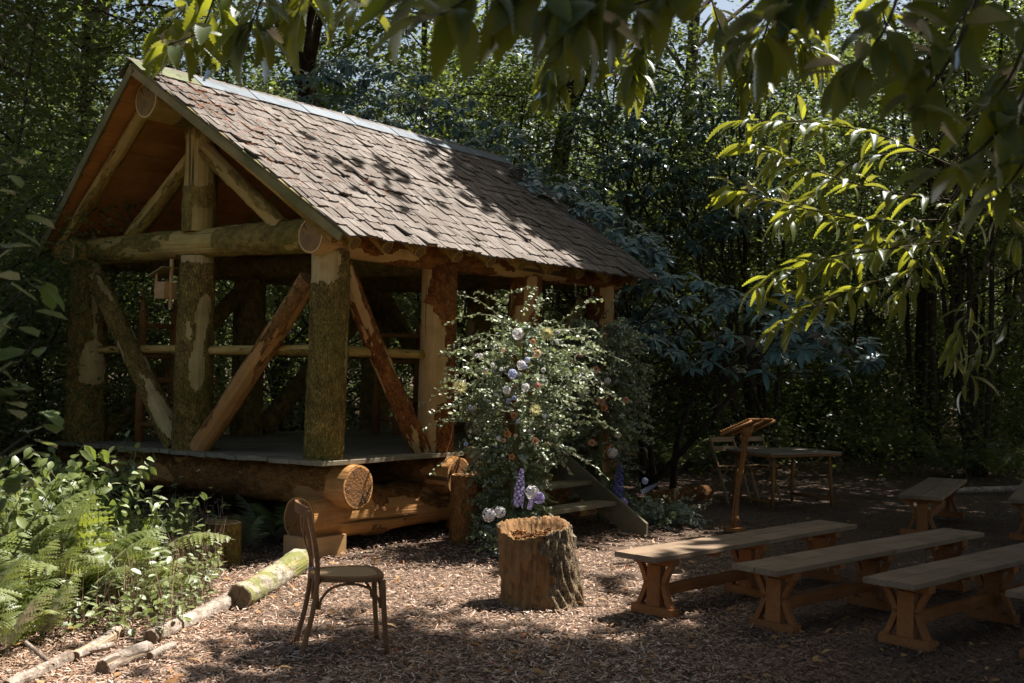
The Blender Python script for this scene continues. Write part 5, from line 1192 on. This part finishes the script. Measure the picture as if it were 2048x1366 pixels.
# ---------------------------------------------------------------- chestnut branches hanging into the view
def chestnut_spray(parent, pts, n, ls, seed, mat=M_chest, r=.006, droop=.7, back=None, wr=.36):
    rng = np.random.default_rng(seed); P = smooth_path(pts, 5); m = len(P); L = Leaves(); mb = MB(); mb.tube(P, np.linspace(r, r*.3, m), 6, 0, False)
    side = 1
    for i in range(n):
        f = .08+.92*((i+.5)/n)**.75; q = f*(m-1); a = min(int(q), m-2); c = P[a]+(P[a+1]-P[a])*(q-a); t = unit(P[a+1]-P[a]); s = unit(np.cross(t, [0, 0, 1])+rng.normal(0, .45, 3)); side = -side
        x = unit(t*rng.uniform(.2, .9)+s*side*rng.uniform(.5, 1.1)+np.array([0, 0, -droop*rng.uniform(.1, 1.1)])+rng.normal(0, .2, 3)); nn = unit(np.array([0, 0, 1.])+s*side*.5+rng.normal(0, .35, 3))
        l = ls*rng.uniform(.7, 1.15); L.add(c+x*.012, x, nn, l, l*wr*rng.uniform(.88, 1.12), np.clip(rng.normal(.5, .25), 0, 1))
    if back is not None: mb.tube(smooth_path([P[0], (P[0]+np.array(back))/2+np.array([0, 0, .15]), np.array(back)], 4), np.linspace(r, .010, 9), 6, 0, False)
    link('leaf_spray', L.mesh('leaf_spray', 'serrate', mat), parent); link('twig', mb.mesh('twig', M_trunk, True), parent)
A_, B_ = OTREE[0], OTREE[1]
hubA = np.array([3.4, 4.7, 4.4]); hubB = np.array([-3.2, -.9, 5.2])
# limbs reaching from the trunks over the view
mb = MB(); la = smooth_path([hubA-np.array([0, 0, .8]), (3.5, 5.4, 4.2), (3.45, 6.2, 3.9), (3.25, 6.8, 3.5)], 5); mb.tube(la, np.linspace(.06, .015, len(la)), 8)
lb = smooth_path([hubA, (2.4, 3.8, 4.2), (1.6, 3.0, 3.6), (1.0, 2.5, 3.0)], 5); mb.tube(lb, np.linspace(.06, .012, len(lb)), 8)
ld = smooth_path([hubA+np.array([0, 0, .3]), (2.2, 5.2, 4.6), (1.0, 5.2, 4.0), (.4, 5.1, 3.5)], 5); mb.tube(ld, np.linspace(.05, .012, len(ld)), 8)
link('limb', mb.mesh('limb', M_trunk, True), A_)
mb = MB(); le = smooth_path([hubB, (-1.8, .8, 5.0), (-.6, 1.9, 4.0), (-.2, 2.3, 3.0)], 5); mb.tube(le, np.linspace(.07, .012, len(le)), 8)
lf_ = smooth_path([hubB+np.array([0, 0, .2]), (-2.2, 1.5, 5.2), (-1.3, 3.0, 3.9), (-1.0, 3.6, 3.2)], 5); mb.tube(lf_, np.linspace(.07, .012, len(lf_)), 8)
link('limb', mb.mesh('limb', M_trunk, True), B_)
sd = 900
def S_(tree, pix, n, ls, back, **k):
    global sd; sd += 1; chestnut_spray(tree, [at(x, y, Y) for x, y, Y in pix], n, ls, sd, back=back, **k)
e6 = la[-1]
for pix, n in (([(1900, 330, 6.7), (1760, 270, 6.5), (1620, 245, 6.4), (1480, 240, 6.3)], 46), ([(1900, 400, 6.7), (1760, 380, 6.5), (1600, 330, 6.35), (1500, 285, 6.3)], 40), ([(1880, 440, 6.7), (1740, 440, 6.5), (1580, 410, 6.3), (1455, 370, 6.25)], 44), ([(1900, 480, 6.8), (1760, 500, 6.5), (1640, 520, 6.4), (1510, 570, 6.3)], 44), ([(1880, 520, 6.8), (1760, 560, 6.6), (1660, 600, 6.4), (1560, 650, 6.35)], 30), ([(1950, 350, 6.8), (1900, 430, 6.7), (1840, 520, 6.6), (1790, 600, 6.5)], 34), ([(1900, 300, 6.9), (1980, 380, 6.8), (2040, 480, 6.8)], 26), ([(1850, 300, 6.9), (1720, 320, 6.8), (1640, 380, 6.8), (1560, 440, 6.7)], 34), ([(1960, 560, 6.9), (1930, 640, 6.8), (1900, 700, 6.8)], 16), ([(1980, 420, 7.2), (1880, 460, 7.0), (1800, 480, 6.9), (1700, 500, 6.8)], 34), ([(2040, 620, 7.0), (1960, 700, 6.9), (1925, 780, 6.9)], 14)):
    S_(A_, pix, int(n*1.05), .195, e6, wr=.21, droop=.55)
e5 = ld[-1]
for pix, n in (([(1330, -60, 5.2), (1300, 0, 5.1), (1270, 70, 5.0), (1262, 110, 5)], 24), ([(1180, -60, 5.2), (1150, 20, 5.1), (1110, 80, 5.0), (1105, 120, 5)], 30), ([(1240, -60, 5.2), (1220, 30, 5.1), (1160, 90, 5.0)], 22), ([(1560, -60, 5.2), (1520, 50, 5.1), (1500, 120, 5.0)], 22), ([(1660, -80, 5.3), (1640, -10, 5.2), (1600, 40, 5.1), (1650, 60, 5.1)], 26), ([(1760, -80, 5.3), (1770, 0, 5.2), (1800, 80, 5.1)], 22), ([(1420, -60, 5.2), (1440, 10, 5.1), (1470, 70, 5.1)], 20)):
    S_(A_, [(x, y+45, Y) for x, y, Y in pix], int(n*1.5), .165, e5, wr=.27, droop=.9)
e2 = lb[-1]
for pix, n in (([(1560, -140, 2.5), (1560, -20, 2.4), (1530, 70, 2.35), (1500, 110, 2.3)], 15), ([(1760, -150, 2.5), (1780, 0, 2.4), (1740, 120, 2.3), (1660, 200, 2.3)], 18), ([(1950, -150, 2.6), (1940, 0, 2.5), (1880, 120, 2.4), (1790, 200, 2.4)], 18), ([(2060, -100, 2.6), (2040, 80, 2.5), (2000, 200, 2.5), (1930, 280, 2.5)], 17), ([(2080, 60, 2.7), (2060, 220, 2.6), (2020, 330, 2.6)], 14), ([(1660, -140, 2.4), (1630, -40, 2.3), (1590, 20, 2.3)], 10), ([(1400, -150, 2.4), (1380, -40, 2.3), (1310, 30, 2.25), (1230, 60, 2.2)], 14), ([(1300, -150, 2.3), (1270, -60, 2.2), (1190, 20, 2.15), (1160, 80, 2.15)], 14)):
    S_(A_, [(x+20, y-45, Y) for x, y, Y in pix], n+9, .118, e2, wr=.37, droop=.45)
for pix, n in (([(2090, 80, 2.6), (2040, 200, 2.5), (1960, 300, 2.45), (1880, 340, 2.4)], 16), ([(2090, 200, 2.6), (2050, 320, 2.5), (1990, 400, 2.5)], 14), ([(1980, -60, 2.5), (1900, 120, 2.4), (1820, 220, 2.35)], 11)):
    S_(A_, pix, n, .115, e2, wr=.37, droop=.5)
e1_ = le[-1]
for pix, n in (([(1060, -150, 2.3), (1000, -60, 2.2), (930, 0, 2.15), (880, 30, 2.1)], 14), ([(930, -150, 2.4), (880, -70, 2.3), (820, -10, 2.25)], 9), ([(1150, -150, 2.3), (1090, -50, 2.25), (1020, 10, 2.2)], 11), ([(1060, -120, 2.2), (1120, -30, 2.15), (1170, 60, 2.1)], 10)):
    S_(B_, pix, n+6, .135, e1_, wr=.38, droop=.5)
e3 = lf_[-1]
for pix, n in (([(560, -120, 3.6), (540, -40, 3.5), (510, 30, 3.4), (500, 60, 3.4)], 20), ([(640, -120, 3.7), (620, -40, 3.6), (590, 40, 3.5)], 14), ([(740, -120, 3.8), (730, -40, 3.7), (715, 20, 3.6)], 11), ([(460, -120, 4.6), (430, -10, 4.5), (400, 60, 4.5), (340, 90, 4.4)], 24), ([(420, -100, 4.8), (380, 0, 4.7), (330, 60, 4.6)], 18), ([(500, -60, 4.9), (450, 20, 4.8), (430, 90, 4.8)], 18)):
    S_(B_, pix, n, .175, e3)
# hazel sapling at the picture's edge, leaves close to the lens
hz = thing('hazel_sapling', (-1.62, 3.05, 0), 'out-of-focus hazel sapling leaning in beside the fern bank', 'sapling'); rng = np.random.default_rng(950); L = Leaves(); mb = MB()
for (tx, ty, Y) in ((60, 400, 3.0), (40, 470, 3.1), (110, 540, 3.0), (60, 620, 3.1), (30, 300, 3.2), (80, 680, 3.0), (50, 760, 3.1), (110, 830, 3.2), (20, 560, 2.9), (70, 900, 3.2)):
    tip = at(tx, ty, Y); s = np.array([-1.60, 3.05, max(.2, tip[2]-.5)]); P = smooth_path([np.array([-1.62, 3.05, 0]), s, (s+tip)/2+np.array([0, 0, .08]), tip], 4); mb.tube(P, np.linspace(.010, .002, len(P)), 6, 0, False)
    for k in range(9):
        c = tip+(s-tip)*rng.random()*.55+rng.normal(0, .015, 3); x = unit(rng.normal(0, 1, 3)*np.array([1, 1, .35])+np.array([.3, 0, -.25])); L.add(c, x, np.array([rng.normal(0, .3), rng.normal(0, .3)-.2, 1]), rng.uniform(.055, .095), rng.uniform(.04, .065), rng.random())
link('foliage', L.mesh('foliage', 'oval', M_hazel), hz); link('stems', mb.mesh('stems', M_trunk, True), hz)
